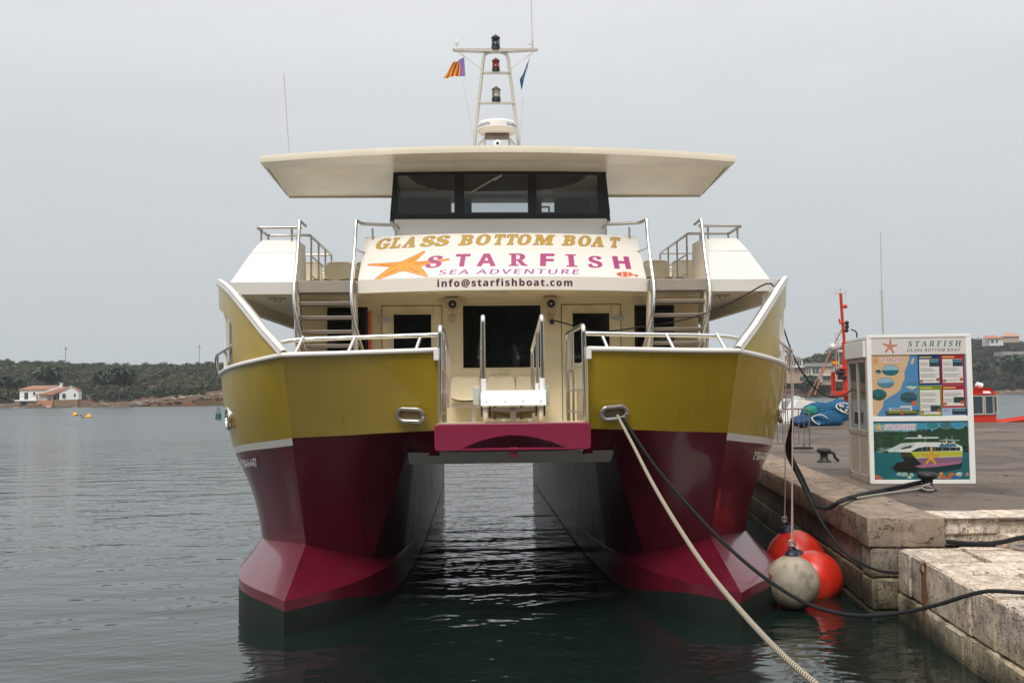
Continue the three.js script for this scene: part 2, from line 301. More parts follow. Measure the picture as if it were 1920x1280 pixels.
pine(1548, 322, 9, 9, 0, 'tall dark pine rising behind the red mast on the right shore');
pine(1836, 392, 11, 12, 1, 'dark pine on the far slope just right of the white ticket kiosk');
pine(1903, 388, 14, 15, 2, 'big dark pine at the right edge beside the orange roofed villa');
pine(1521, 309, 8, 5, 2, 'slim dark pine in front of the long pale villa on the right shore');

// left shore house
(() => {
  const B = at(30, 755, 244), wall = std(lin(0.74, 0.74, 0.72), 0.8), tile = std(lin(0.30, 0.135, 0.085), 0.85, { bumpMap: scuff }), base = std(lin(0.30, 0.19, 0.12), 0.9, { map: rep(grime, 1) }), shutter = std(lin(0.02, 0.05, 0.045), 0.6), pinkWall = std(lin(0.42, 0.2, 0.12), 0.9);
  const k = 244 / F; // metres per pixel there
  const t = thing('boathouse', 'white two part house with terracotta roofs and stone base at the left waterline', 'house', [B.x, 0, B.z], 0.0);
  const X = (px) => (px - 30) * k, Y = (py) => EYE + (744 - py) * k;
  // left wing with boat store below
  part('wall', [box(X(32), X(82), Y(751), Y(731), -7, -1, 0)], wall, t);
  part('stone_base', [box(X(32), X(66), -0.3, Y(751), -7, -0.9, 0), box(X(48), X(66), -0.3, Y(751) - 0.05, -0.9, -0.3, 0)], base, t);
  part('balcony', [box(X(27), X(68), Y(752), Y(749.5), -1, 0.1, 0)], wall, t);
  const rl = part('railing', [tube([[X(28), Y(744), 0], [X(66), Y(744), 0]], 0.03, false, 0, 5), ...[28, 35, 42, 49, 56, 66].map((p) => tube([[X(p), Y(750), 0], [X(p), Y(744), 0]], 0.02, false, 0, 4))], M.iron, t);
  const roof1 = part('roof', [prism([[X(30), Y(731.5), -0.7], [X(82.5), Y(731.5), -0.7], [X(98), Y(724.2), -4], [X(44), Y(724.2), -4]], [0, 0.18, -0.05]), prism([[X(44), Y(724.2), -4], [X(98), Y(724.2), -4], [X(98), Y(731), -7.4], [X(44), Y(731), -7.4]], [0, 0.18, 0.05])], tile, t);
  part('ridge', [box(X(44), X(98), Y(724.6), Y(723.3), -4.2, -3.7, 0)], wall, roof1);
  part('chimney', [box(X(98), X(101.5), Y(728), Y(720), -4.4, -3.8, 0), box(X(97.5), X(102.5), Y(720), Y(718.6), -4.5, -3.7, 0)], wall, roof1);
  part('gable_wall', [prism([[X(82), Y(733), -0.9], [X(82), Y(731), -0.9], [X(100), Y(724), -4], [X(103), Y(731), -7], [X(103), Y(751), -7], [X(82), Y(751), -0.9]], [0.15, 0, 0])], wall, t);
  part('boat_door', [box(X(37), X(47.5), Y(766), Y(753), -0.9, -0.8, 0)], shutter, t);
  for (const [a, b, c, d] of [[41, 48, 749, 736], [57.5, 61.5, 741, 735.5]]) { const w = part('window', [box(X(a), X(b), Y(c), Y(d), -1, -0.93, 0)], shutter, t); part('sill', [box(X(a) - 0.1, X(b) + 0.1, Y(c) - 0.1, Y(c), -1, -0.85, 0)], wall, w); }
  // right wing with porch
  part('wall', [prism([[X(108), Y(750.5), -0.5], [X(142), Y(750), -1.2], [X(142), Y(734.5), -1.2], [X(129), Y(727), -0.9], [X(109), Y(736), -0.5]], [0, 0, -1.8]), box(X(66), X(109), Y(750.5), Y(737), -4, -3, 0)], wall, t);
  part('porch_wall', [box(X(66), X(97), -0.3, Y(751), -2.6, -0.2, 0)], pinkWall, t);
  part('stone_base', [box(X(97), X(142), -0.3, Y(750.4), -2.8, -0.6, 0)], base, t);
  const roof2 = part('roof', [prism([[X(128.5), Y(727), -0.9], [X(142.6), Y(734.8), -1.1], [X(142.6), Y(734.8), -3], [X(128.5), Y(727), -3]], [0, 0.14, 0]), prism([[X(65), Y(740.5), -0.1], [X(96), Y(740.5), 0.1], [X(110), Y(735.8), -0.3], [X(128), Y(727), -0.7], [X(101), Y(727.5), -4.6], [X(83), Y(733), -3]], [0, 0.17, -0.1])], tile, t);
  part('chimney', [box(X(125.5), X(129), Y(730), Y(724.6), -1.6, -1, 0)], wall, roof2);
  for (const p of [67, 95]) part('porch_post', [box(X(p) - 0.13, X(p) + 0.13, Y(751), Y(740.5), -0.5, -0.24, 0)], pinkWall, t);
  for (const [a, b, c, d, z] of [[72, 78, 749, 742, -2.99], [88, 94, 750, 742, -2.99], [97, 102, 751, 740, -2.99], [114, 119.5, 747, 739, -0.55], [134, 137, 745.5, 739, -1.08]]) part('window', [box(X(a), X(b), Y(c), Y(d), z - 0.05, z + 0.06, 0)], shutter, t);
  part('landing_step', [box(X(28), X(48), -0.3, 0.18, -0.8, 1, 0), box(X(50), X(96), -0.3, 0.4, -0.3, 0.6, 0)], std(lin(0.5, 0.42, 0.33), 0.9), t);
})();
// villas on the right shore
function villa(name, label, px, py, d, fn) { const p = at(px, py, d), t = thing(name, label, 'house', [p.x, 0, p.z], 0), k = d / F, hz = 734 - 0.0106 * (px - 960); fn(t, (q) => (q - px) * k, (q) => EYE + (hz - q) * k); return t; }
const vWhite = std(lin(0.62, 0.62, 0.6), 0.8), vTan = std(lin(0.42, 0.32, 0.24), 0.85), vRoof = std(lin(0.36, 0.15, 0.09), 0.85), vGlass = phys(lin(0.05, 0.07, 0.08), 0.15), vGrey = std(lin(0.28, 0.27, 0.25), 0.85);
villa('terraced_villa', 'long pale villa with flat grey roof and glazed balconies behind the blue nets', 1490, 715, 312, (t, X, Y) => {
  part('wall', [box(X(1478), X(1512), Y(718), Y(688), -9, -1, 0), box(X(1512), X(1562), Y(722), Y(688), -9, 0, 0), box(X(1562), X(1596), Y(716), Y(684), -9, 0.3, 0)], vTan, t);
  part('upper_storey', [box(X(1478), X(1509), Y(686), Y(672.5), -8, -1.5, 0)], vWhite, t);
  part('roof', [box(X(1508), X(1566), Y(687.5), Y(681), -9.5, 0.6, 0), box(X(1476), X(1511), Y(673), Y(671.5), -8.4, -1, 0)], vGrey, t);
  part('balcony', [box(X(1478), X(1512), Y(689), Y(686), -2, 0.4, 0), box(X(1512), X(1562), Y(705), Y(702.5), -0.2, 1.4, 0)], vWhite, t);
  part('garden_wall', [box(X(1519), X(1540), Y(716), Y(704.5), 0, 1.2, 0)], vWhite, t);
  for (const [a, b, c, e, z] of [[1480, 1486, 685, 676, -1.5], [1489, 1496, 685, 676, -1.5], [1499, 1506, 685, 676, -1.5], [1525, 1536, 701, 689.5, 0], [1514, 1520, 701, 691, 0], [1545, 1556, 713, 706, 0], [1503, 1510, 714, 706, -1], [1566, 1573, 700, 690, 0.3], [1580, 1588, 700, 690, 0.3]]) { const w = part('window', [box(X(a), X(b), Y(c), Y(e), z - 0.1, z + 0.06, 0)], vGlass, t); part('frame', [box((X(a) + X(b)) / 2 - 0.05, (X(a) + X(b)) / 2 + 0.05, Y(c), Y(e), z + 0.06, z + 0.1, 0)], vWhite, w); }
});
villa('villa', 'villa with orange hipped roof on the skyline at the upper right', 1868, 640, 452, (t, X, Y) => {
  part('wall', [box(X(1856), X(1882), Y(648), Y(634), -7, 0, 0)], vWhite, t);
  part('roof', [prism([[X(1843), Y(634.5), 0.6], [X(1884), Y(634.5), 0.6], [X(1872), Y(629), -3], [X(1852), Y(629), -3]], [0, 0.2, -0.1]), prism([[X(1884), Y(634.5), 0.6], [X(1884), Y(634.5), -7.5], [X(1872), Y(629), -3]], [-0.1, 0.2, 0])], vRoof, t);
  for (const [a, b] of [[1859, 1864], [1868, 1872]]) part('window', [box(X(a), X(b), Y(643), Y(637), 0, 0.08, 0)], vGlass, t);
});
villa('villa', 'villa with pale pink roof half hidden by pines on the right skyline', 1896, 640, 486, (t, X, Y) => {
  part('wall', [box(X(1882), X(1912), Y(642), Y(630), -7, 0, 0)], vTan, t);
  part('roof', [prism([[X(1880), Y(631), 0.6], [X(1916), Y(631), 0.6], [X(1908), Y(623.5), -3], [X(1889), Y(623.5), -3]], [0, 0.2, -0.1])], std(lin(0.42, 0.24, 0.17), 0.85), t);
});
villa('bungalow', 'low brown bungalow among the pines at the right edge', 1905, 680, 410, (t, X, Y) => {
  part('wall', [box(X(1886), X(1935), Y(684), Y(666), -7, 0, 0)], vTan, t);
  part('roof', [box(X(1881), X(1938), Y(666), Y(659), -7.5, 0.8, 0)], vGrey, t);
  part('window', [box(X(1905), X(1916), Y(678), Y(669), 0, 0.08, 0)], vGlass, t);
});
for (const [px, y0, y1, d, label] of [[122, 690, 652, 420, 'thin pole with a small head on the left skyline above the house'], [373, 676, 645, 420, 'thin cross topped pole on the left skyline nearest the boat']]) {
  const p = at(px, y0, d), q = at(px, y1, d), t = thing('mast_pole', label, 'pole', [p.x, p.y - 4, p.z]);
  part('pole', [tube([[0, 0, 0], [0, q.y - p.y + 4, 0]], 0.14, false, 0, 6)], vGrey, t);
  part('head', [px < 200 ? new THREE.SphereGeometry(0.5, 8, 6).translate(0, q.y - p.y + 3.8, 0) : box(-1.1, 1.1, q.y - p.y + 2.6, q.y - p.y + 2.75, -0.1, 0.1, 0)], vGrey, t);
}
// buoys
for (const [px, py, tilt, label] of [[141, 779, 0.5, 'yellow buoy tipped over to the left, left of the floating pair'], [166, 783, -0.05, 'round yellow buoy, right of the floating pair']]) {
  const hz = 742.5, d = EYE * F / (py - hz) , p = at(px, py, d), t = thing('mooring_buoy', label, 'buoy', [p.x, 0.0, p.z], 0, 'yellow buoys');
  const y = phys(lin(0.68, 0.36, 0.02), 0.4), g = new THREE.LatheGeometry([[0, -0.3], [0.3, -0.24], [0.46, 0], [0.42, 0.22], [0.22, 0.5], [0.08, 0.62], [0, 0.64]].map((a) => new THREE.Vector2(...a)), 18);
  part('float', g.scale(0.85, 0.85, 0.85).rotateZ(tilt), y, t); part('base_ring', [new THREE.TorusGeometry(0.36, 0.05, 6, 18).rotateX(Math.PI / 2).rotateZ(tilt)], M.dark, t);
  const s = px < 150 ? 1 : -1; part('line_float', [new THREE.SphereGeometry(0.13, 8, 6).translate(s * 0.75, 0.03, 0.1)], M.dark, t);
}
(() => { const p = at(409, 783, 112), t = thing('channel_buoy', 'small green buoy with a frame on top beside the left hull', 'buoy', [p.x, 0, p.z]); const g = std(lin(0.01, 0.1, 0.06), 0.5);
  part('float', [new THREE.CylinderGeometry(0.3, 0.36, 0.7, 14).translate(0, 0.25, 0)], g, t); part('frame', [tube([[-0.22, 0.55, 0], [-.16, 1.2, 0], [0.16, 1.2, 0], [0.22, 0.55, 0]], 0.025), tube([[0, 0.6, 0.2], [0, 1.2, 0.1], [0, 1.2, -.1], [0, 0.6, -0.2]], 0.025)], g, t); })();

// ------------------------------------------------------------------ the catamaran
const YAW = 0.04, CX = -0.46, CZ = 11.43;
const boat = thing('catamaran', 'large yellow and purple glass bottom catamaran moored bow on beside the quay', 'boat',
  [-(CX * Math.cos(YAW) + CZ * Math.sin(YAW)), 0, -(CZ * Math.cos(YAW) - CX * Math.sin(YAW))], YAW);
const aftEnd = -18.5;
const R_ = [[0, 3.14, .12], [.35, 3.1, -.3], [.7, 3.06, -.8], [1.0, 3.02, -1.4], [1.27, 2.97, -2.2], [1.4, 2.95, -3.2], [1.42, 2.93, -6], [1.42, 2.93, -12], [1.36, 2.93, aftEnd]];
const C_ = [[0, 2.18, -.47], [.33, 2.13, -.85], [.68, 2.08, -1.35], [.98, 2.02, -1.9], [1.22, 1.94, -2.75], [1.33, 1.89, -3.8], [1.38, 1.85, -6.5], [1.38, 1.85, -12], [1.3, 1.85, aftEnd]];
const K_ = [[0, .79, -1.45], [.27, .77, -1.78], [.55, .73, -2.2], [.79, .70, -2.65], [.93, .66, -3.4], [1.0, .62, -4.4], [1.02, .6, -7], [1.02, .6, -12], [1.0, .6, aftEnd]];
const E_ = [[0, .37, 0], [.22, .40, -.26], [.48, .42, -.58], [.70, .44, -.95], [.87, .47, -1.6], [.97, .5, -2.8], [1.0, .5, -6], [1.0, .5, -12], [1.0, .5, aftEnd]];
const Ei = [[2.6, .37, 0], [2.12, .41, -.42], [1.76, .435, -1.1], [1.56, .43, -2.1], [1.45, .40, -3.4], [1.37, .36, -5.4], [1.34, .28, -9], [1.34, .26, aftEnd]];
const Ki = [[2.6, .79, -1.45], [2.17, .65, -1.62], [1.80, .535, -1.88], [1.57, .465, -2.5], [1.455, .42, -3.7], [1.372, .375, -5.6], [1.343, .29, -9], [1.343, .27, aftEnd]];
const Ci = [[2.6, 2.18, -.47], [2.25, 2.195, -.42], [1.9, 2.21, -.365], [1.55, 2.23, -.31], [1.2, 2.245, -.255], [.86, 2.26, -.2]];
const Ri = [[2.6, 3.14, .12], [2.0, 3.15, .115], [1.4, 3.165, .11], [.86, 3.18, .1]];
const Ti = [[1.28, 1.93, -.95], [1.31, 1.92, -2.6], [1.33, 1.9, -5], [1.34, 1.88, -9], [1.34, 1.86, aftEnd]];
const Mi = [[1.80, .535, -1.88], [1.54, 1.2325, -1.415], [1.28, 1.93, -.95], [.86, 1.94, -.62]];
function polyl(rows) { return (t) => { const n = rows.length - 1, k = Math.min(n - 1, Math.floor(t * n)), f = t * n - k; return V(...[0, 1, 2].map((c) => lerp(rows[k][c], rows[k + 1][c], f))); }; }
function makeHull(s) {
  const hull = sub('hull', boat), out = (rows) => { const c = curve(rows.map(([u, y, z]) => [s * (2.6 + u), y, z])); return c; }, inn = (rows, straight) => (straight ? polyl : curve)(rows.map(([x, y, z]) => [s * x, y, z]));
  hull.userData.label = s < 0 ? 'yellow and purple left hull over open water' : 'yellow and purple right hull beside the quay';
  const r = out(R_), c = out(C_), k = out(K_), e = out(E_), ei = inn(Ei), ki = inn(Ki), ci = inn(Ci, true), ri = inn(Ri, true), ti = inn(Ti), mt = inn(Mi, true);
  const mi = (t) => t <= 0.4 ? ki(t / 0.4 * 2 / 7) : mt((t - 0.4) / 0.6), kw = (u) => ki(lerp(2 / 7, 1, u)), UC = 0.34, UE = lerp(2 / 7, 1, UC), wallP = (u, v) => ti(u).lerp(kw(u), v);
  const rule = (a, b, bulge = 0) => (u, v) => { const p = a(u).lerp(b(u), v); if (bulge) p.x += s * bulge * Math.sin(Math.PI * v) * smooth(0, 0.12, u); return p; };
  const below = (f, dy) => (t) => { const p = f(t); p.y -= dy; return p; };
  const lowI = (t) => { const p = ei(t); p.y = lerp(p.y - 0.115, 0.03, smooth(0.1, 0.5, t)); return p; };
  const c2 = (t) => c(t).lerp(k(t), 0.065);
  part('topside', [grid(rule(r, c, 0.03), 64, 6, 12, 1), grid(rule(ri, ci), 12, 4, 2, 1)], M.yellow, hull);
  part('stripe', [grid(rule(c, c2), 64, 1, 12, 1)], M.stripe, hull);
  part('lower_hull', [grid((u, v) => { const p = c2(u).lerp(k(u), v); p.x -= s * 0.06 * Math.sin(Math.PI * v) * smooth(0, 0.12, u); return p; }, 64, 8, 12, 1.2), grid(rule(k, e), 64, 3, 12, 1),
    grid(rule(e, below(e, 0.115)), 64, 1, 12, .2), grid(rule((t) => ki(t * UE), (t) => ei(t * UE)), 24, 4, 3, 1), grid(rule((t) => ei(t * UE), (t) => lowI(t * UE)), 24, 1, 3, .2),
    grid((u, v) => { const p = ci(u).lerp(mi(u), v); p.z -= 0.06 * Math.sin(Math.PI * v) * smooth(0, 0.2, u) * smooth(1, .6, u); return p; }, 40, 8, 3, 1.2)], M.purple, hull);
  part('inner_side', [grid((u, v) => wallP(u * UC, v), 20, 6, 3, 1.2)], M.purpleShaded, hull);
  part('tunnel_side', [grid((u, v) => wallP(lerp(UC, 1, u), v), 40, 6, 3, 1), grid(rule((t) => ki(lerp(UE, 1, t)), (t) => ei(lerp(UE, 1, t))), 24, 1, 3, .1), grid(rule((t) => ei(lerp(UE, 1, t)), (t) => lowI(lerp(UE, 1, t))), 24, 1, 3, .1)], M.innerGrey, hull);
  part('bottom_paint', [grid(rule(below(e, 0.115), (t) => { const p = e(t); p.y = -0.9; return p; }), 64, 2, 12, 1), grid(rule(lowI, (t) => { const p = ei(t); p.y = -0.9; return p; }), 48, 2, 12, 1)], M.antifoul, hull);
  part('transom', [poly([[s * 1.33, -0.9, aftEnd], [s * 3.6, -0.9, aftEnd], [s * 3.6, .6, aftEnd], [s * 3.9, 1.85, aftEnd], [s * 3.96, 2.93, aftEnd], [s * 1.33, 2.93, aftEnd]])], M.purple, hull);
  const railPts = []; for (let i = 0; i <= 70; i++) railPts.push(r(i / 70)); const rp = [...Array.from({ length: 7 }, (_, i) => ri(1 - i / 6)).slice(0, 6), ...railPts];
  part('rub_rail', [sweep(rp, 0.03, 8), box(Math.min(s * .84, s * .9), Math.max(s * .84, s * .9), 3.06, 3.2, .05, .14, 0.01)], M.white, hull);
  // fairleads
  const oval = (w, h, t) => { const sh = []; for (let i = 0; i <= 40; i++) { const a = i / 40 * Math.PI * 2, cx = Math.cos(a) > 0 ? w - h : -(w - h); sh.push(V(cx + Math.cos(a) * h, Math.sin(a) * h, 0)); } return sweep(sh, t, 10); };
  const f1 = sub('fairlead', hull);
  const fl = part('ring', [oval(.155, .075, .028)], M.steelDull, f1); fl.position.set(s * 1.18, 2.44, -.105); fl.rotation.set(0.37, s * 0.17, 0);
  const fp = part('plate', [new THREE.CircleGeometry(0.08, 24).scale(1.9, 0.9, 1)], s < 0 ? std(lin(0.38, 0.26, 0.12), 0.7) : std(lin(0.2, 0.14, 0.09), 0.7), f1); fp.position.set(s * 1.18, 2.44, -.128); fp.rotation.set(0.37, s * 0.17, 0);
  const f2 = sub('fairlead', hull), pp = r(0.395).lerp(c(0.395), 0.62), pa = r(0.38).lerp(c(0.38), 0.62), dir = pp.clone().sub(pa).normalize();
  const g2 = part('ring', [oval(.17, .125, .03)], M.steel, f2); g2.position.copy(pp).add(V(s * 0.035, 0, 0.02)); g2.rotation.y = Math.atan2(-dir.z, dir.x);
  // registration lettering, printed on the skin
  const reg = canvas(512, 96, (x) => { x.clearRect(0, 0, 512, 96); x.fillStyle = '#f0ecec'; x.font = 'bold 80px sans-serif'; x.fillText('2ª BA-6-4-07', 8, 78, 496); });
  const lm = new THREE.MeshStandardMaterial({ map: reg, transparent: true, roughness: 0.5 }), u0 = 0.215, u1 = 0.37;
  part('registration_lettering', [(() => { const g = grid((u, v) => { const q = s < 0 ? lerp(u1, u0, u) : lerp(u0 - .01, u1 - .01, u), a = c2(q).lerp(k(q), lerp(0.20, 0.055, v)); a.x += s * 0.012; a.z += 0.012; return a; }, 16, 2); return g; })()], lm, hull);
  // starfish painted on the outer side
  const sf = canvas(512, 512, (x) => { x.clearRect(0, 0, 512, 512); starfish(x, 256, 256, 240, '#e8912a', '#b8431c', 0.2); });
  part('starfish_painting', [grid((u, v) => { const q = lerp(0.56, 0.74, u), a = v < 0.55 ? c2(q).lerp(k(q), 1 - v / 0.55) : c(q).lerp(r(q), (v - 0.55) / 0.5); a.x += s * 0.04; return a; }, 12, 20)], new THREE.MeshStandardMaterial({ map: sf, transparent: true, roughness: 0.4 }), hull);
  return { r, c };
}
function starEmblem(x, tips, notches, fill, line) { // five slender arms with pointed tips, notch k between arm k-1 and arm k... arm k
  const mixp = (a, b, k) => [lerp(a[0], b[0], k), lerp(a[1], b[1], k)], prev = [4, 0, 1, 2, 3];
  x.beginPath(); x.moveTo(...mixp(notches[4], tips[0], .22));
  tips.forEach((t, i) => { const a = notches[prev[i]], b = notches[i], nx = tips[(i + 1) % 5], L = Math.hypot(...t), px = -t[1] / L * 8, py = t[0] / L * 8, q = mixp([0, 0], t, .97); x.quadraticCurveTo(...mixp(mixp(a, t, .5), [0, 0], -.04), q[0] - px, q[1] - py); x.quadraticCurveTo(t[0] * 1.05, t[1] * 1.05, q[0] + px, q[1] + py); x.quadraticCurveTo(...mixp(mixp(b, t, .5), [0, 0], -.04), ...mixp(b, t, .22)); x.quadraticCurveTo(b[0] * .82, b[1] * .82, ...mixp(b, nx, .22)); });
  x.closePath(); x.fillStyle = fill; x.fill(); x.strokeStyle = line; x.lineWidth = 4; x.stroke();
  x.lineWidth = 6; x.lineCap = 'round'; for (const t of tips) { x.beginPath(); x.moveTo(t[0] * .22, t[1] * .22); x.quadraticCurveTo(t[0] * .45 + 4, t[1] * .45 + 4, t[0] * .66, t[1] * .66); x.stroke(); }
}
function starfish(x, cx, cy, R, fill, line, rot = 0, lens = [1, 1, 1, 1, 1], angs = null) {
  const P = (a, r) => [cx + Math.cos(a) * r, cy + Math.sin(a) * r]; x.beginPath();
  for (let i = 0; i < 5; i++) {
    const a = angs ? angs[i] : rot + i * Math.PI * 0.4 - Math.PI / 2, b = angs ? (i < 4 ? (angs[i] + angs[i + 1]) / 2 : (angs[4] + angs[0] + 2 * Math.PI) / 2) : a + Math.PI * 0.2, L = R * lens[i];
    const [x1, y1] = P(a - 0.13, L * 0.94), [x2, y2] = P(a, L), [x3, y3] = P(a + 0.13 * 0.6, L * 0.96), [x4, y4] = P(b, R * 0.26), [c1x, c1y] = P(a + 0.28, R * 0.45), [c0x, c0y] = P(a - 0.28, R * 0.45);
    if (!i) x.moveTo(...P(angs ? (angs[4] - 2 * Math.PI + angs[0]) / 2 : a - Math.PI * 0.2, R * 0.26));
    x.quadraticCurveTo(c0x, c0y, x1, y1); x.quadraticCurveTo(x2, y2, x3, y3); x.quadraticCurveTo(c1x, c1y, x4, y4);
  }
  x.closePath(); x.fillStyle = fill; x.fill(); x.strokeStyle = line; x.lineWidth = R * 0.03; x.stroke();
  for (let i = 0; i < 5; i++) { const a = angs ? angs[i] : rot + i * Math.PI * 0.4 - Math.PI / 2, L = R * lens[i]; x.beginPath(); x.moveTo(...P(a, L * 0.2)); x.lineTo(...P(a + 0.02, L * 0.68)); x.lineWidth = R * 0.035; x.stroke(); }
}
const hullL = makeHull(-1), hullR = makeHull(1);
// bow bulwarks sweeping up to the upper deck
for (const [s, hl] of [[-1, hullL], [1, hullR]]) {
  const plan = hl.r, topY = (() => { const c = new THREE.CatmullRomCurve3([V(0, 3.17, 0), V(.03, 3.25, 0), V(.06, 3.335, 0), V(.1, 3.44, 0), V(.15, 3.59, 0), V(.2, 3.74, 0), V(.25, 3.87, 0), V(.3, 3.99, 0), V(.36, 4.09, 0), V(.42, 4.17, 0), V(.47, 4.22, 0), V(.6, 4.28, 0)]); const xs = []; for (let i = 0; i <= 200; i++) xs.push(c.getPoint(i / 200)); return (t) => { let k = 0; while (k < 199 && xs[k + 1].x < t) k++; const f = clamp((t - xs[k].x) / (xs[k + 1].x - xs[k].x || 1)); return lerp(xs[k].y, xs[k + 1].y, f); }; })();
  const b = sub('bulwark', boat), gate = 0.30, end = 0.585, lean = (p, y) => { p.x += s * (y - p.y) * 0.03; p.y = y; return p; };
  const outer = (q, v, lowY) => { const p = plan(q), y = lerp(lowY == null ? p.y : lowY, Math.max(topY(q), p.y), v); return lean(p, y); };
  const inset = (p, d = 0.085) => { p.x -= s * d; return p; };
  part('side_panel', [grid((u, v) => outer(u * gate, v), 26, 5, 3, 1), grid((u, v) => outer(lerp(gate, end, u), v, lerp(3.56, 3.98, Math.pow(u, .7))), 10, 3, 1, .5)], M.yellow, b);
  part('inner_panel', [grid((u, v) => inset(outer(u * gate, v)), 26, 5, 3, 1), grid((u, v) => inset(outer(lerp(gate, end, u), v, lerp(3.56, 3.98, Math.pow(u, .7)))), 10, 3, 1, .5), grid((u, v) => inset(outer(gate, u), v * 0.085), 4, 1), grid((u, v) => inset(outer(lerp(gate, end, u), 0, lerp(3.56, 3.98, Math.pow(u, .7))), v * 0.085), 8, 1)], M.white, b);
  part('cap', [grid((u, v) => { const q = Math.pow(u, 0.8) * end, p = outer(q, 1); const w = lerp(-0.012, 0.055, v); p.x -= s * w; p.y += 0.012 + 0.015 * Math.sin(Math.PI * v); p.z += 0.02; return p; }, 40, 4, 4, .2), grid((u, v) => { const q = Math.pow(u, 0.8) * end, p = outer(q, 1); p.x += s * 0.02; p.y += lerp(0.012, -0.05, v); p.z += 0.02; return p; }, 40, 1, 4, .1), grid((u, v) => { const q = Math.pow(u, 0.8) * end, p = outer(q, 1); p.x -= s * 0.055; p.y += lerp(0.012, -0.05, v); p.z += 0.02; return p; }, 40, 1, 4, .1)], M.white, b);
  if (s < 0) part('gate_screen', [grid((u, v) => { const q = lerp(gate + 0.005, 0.40, u), p = outer(q, 0); p.x += 0.06; p.y = lerp(p.y, lerp(3.57, 3.80, Math.pow(u * .36, .7) * 1.4), v); return p; }, 6, 1)], std(lin(.10, .075, .055), .35), b);
  const ga = plan(0.41), gb = plan(gate);
  part('gate_post', [tube([[ga.x - s * .03, 2.95, ga.z], [ga.x - s * .03, 3.85, ga.z]], 0.03)], M.white, b);
  const y0 = 2.97; part('gate_handrail', [bent([[gb.x - s * .05, 3.32, gb.z], [gb.x + s * .02, 3.32, gb.z - .1], [plan(.47).x + s * .07, 3.22, plan(.47).z], [plan(.5).x + s * .05, y0, plan(.5).z]], 0.02, 0.15), tube([[plan(.455).x + s * .04, y0, plan(.455).z], [plan(.455).x + s * .05, 3.25, plan(.455).z]], 0.015)], M.steel, b);
}
// bridge deck, main deck, platform
part('tunnel_roof', [prism([[-1.25, 1.975, -.66], [-1.25, 1.815, -.98], [-1.25, 1.78, aftEnd], [-1.25, 2.05, aftEnd]].reverse(), [2.50, 0, 0])], std(lin(.8, .82, .80), .5, { map: rep(grime, 1) }), boat);
part('main_deck', [box(-3.65, 3.65, 2.0, 2.1, aftEnd + .1, -2.6, 0), box(-.84, .84, 2.086, 2.12, -2.6, -.21, 0)], M.deck, boat);
for (const s of [-1, 1]) part('bow_deck', [poly([[s * .86, 3.1, .08], [s * 2.6, 3.07, .08], [s * 3.1, 3.02, -.75], [s * 3.2, 2.98, -1.2], [s * .86, 3.0, -1.2]]), poly([[s * .86, 2.1, .08], [s * .86, 3.1, .08], [s * .86, 3.0, -1.2], [s * .86, 2.1, -1.2]]), poly([[s * .86, 2.1, -1.2], [s * .86, 3.0, -1.2], [s * 2.85, 2.98, -1.2], [s * 2.85, 2.2, -1.2]])], M.cream, boat);
{ const pf = sub('bow_platform', boat);
  // box with an arched hollow under its front
  const sh = new THREE.Shape(); const x0 = -.87, x1 = .82, y0 = 2.07, y1 = 2.345, q = 0.035;
  sh.moveTo(x0 + q, y0); sh.lineTo(x1 - q, y0); sh.quadraticCurveTo(x1, y0, x1, y0 + q); sh.lineTo(x1, y1 - q); sh.quadraticCurveTo(x1, y1, x1 - q, y1); sh.lineTo(x0 + q, y1); sh.quadraticCurveTo(x0, y1, x0, y1 - q); sh.lineTo(x0, y0 + q); sh.quadraticCurveTo(x0, y0, x0 + q, y0);
  const arch = new THREE.Path(); arch.moveTo(-.6, y0 + 0.012); arch.quadraticCurveTo(-.3, 2.225, -.02, 2.23); arch.quadraticCurveTo(.28, 2.225, .57, y0 + 0.012); arch.lineTo(-.6, y0 + 0.012); sh.holes.push(arch);
  part('front_beam', [new THREE.ExtrudeGeometry(sh, { depth: 0.13, bevelEnabled: true, bevelSize: 0.012, bevelThickness: 0.012, bevelSegments: 2 }).translate(0, 0, .38)], M.pink, pf);
  part('rear_panel', [(() => { const g = grid((u, v) => { const x = lerp(-.86, .81, u), k = 1 - Math.pow((x + .02) / .6, 2), z = .375 - 0.25 * v * clamp(k); return V(x, lerp(2.31, 2.06, v), z - 0.001); }, 24, 8, 2, .3); return g; })(), box(-.86, .81, 2.06, 2.33, -.2, .12, 0.01)], M.pink, pf);
  part('top_plate', [box(-.86, .81, 2.335, 2.352, -.2, .5, 0.004)], M.cream, pf);
  part('towing_bracket', [box(-.055, .03, 1.98, 2.09, .3, .47, 0.008)], M.pink, pf); }
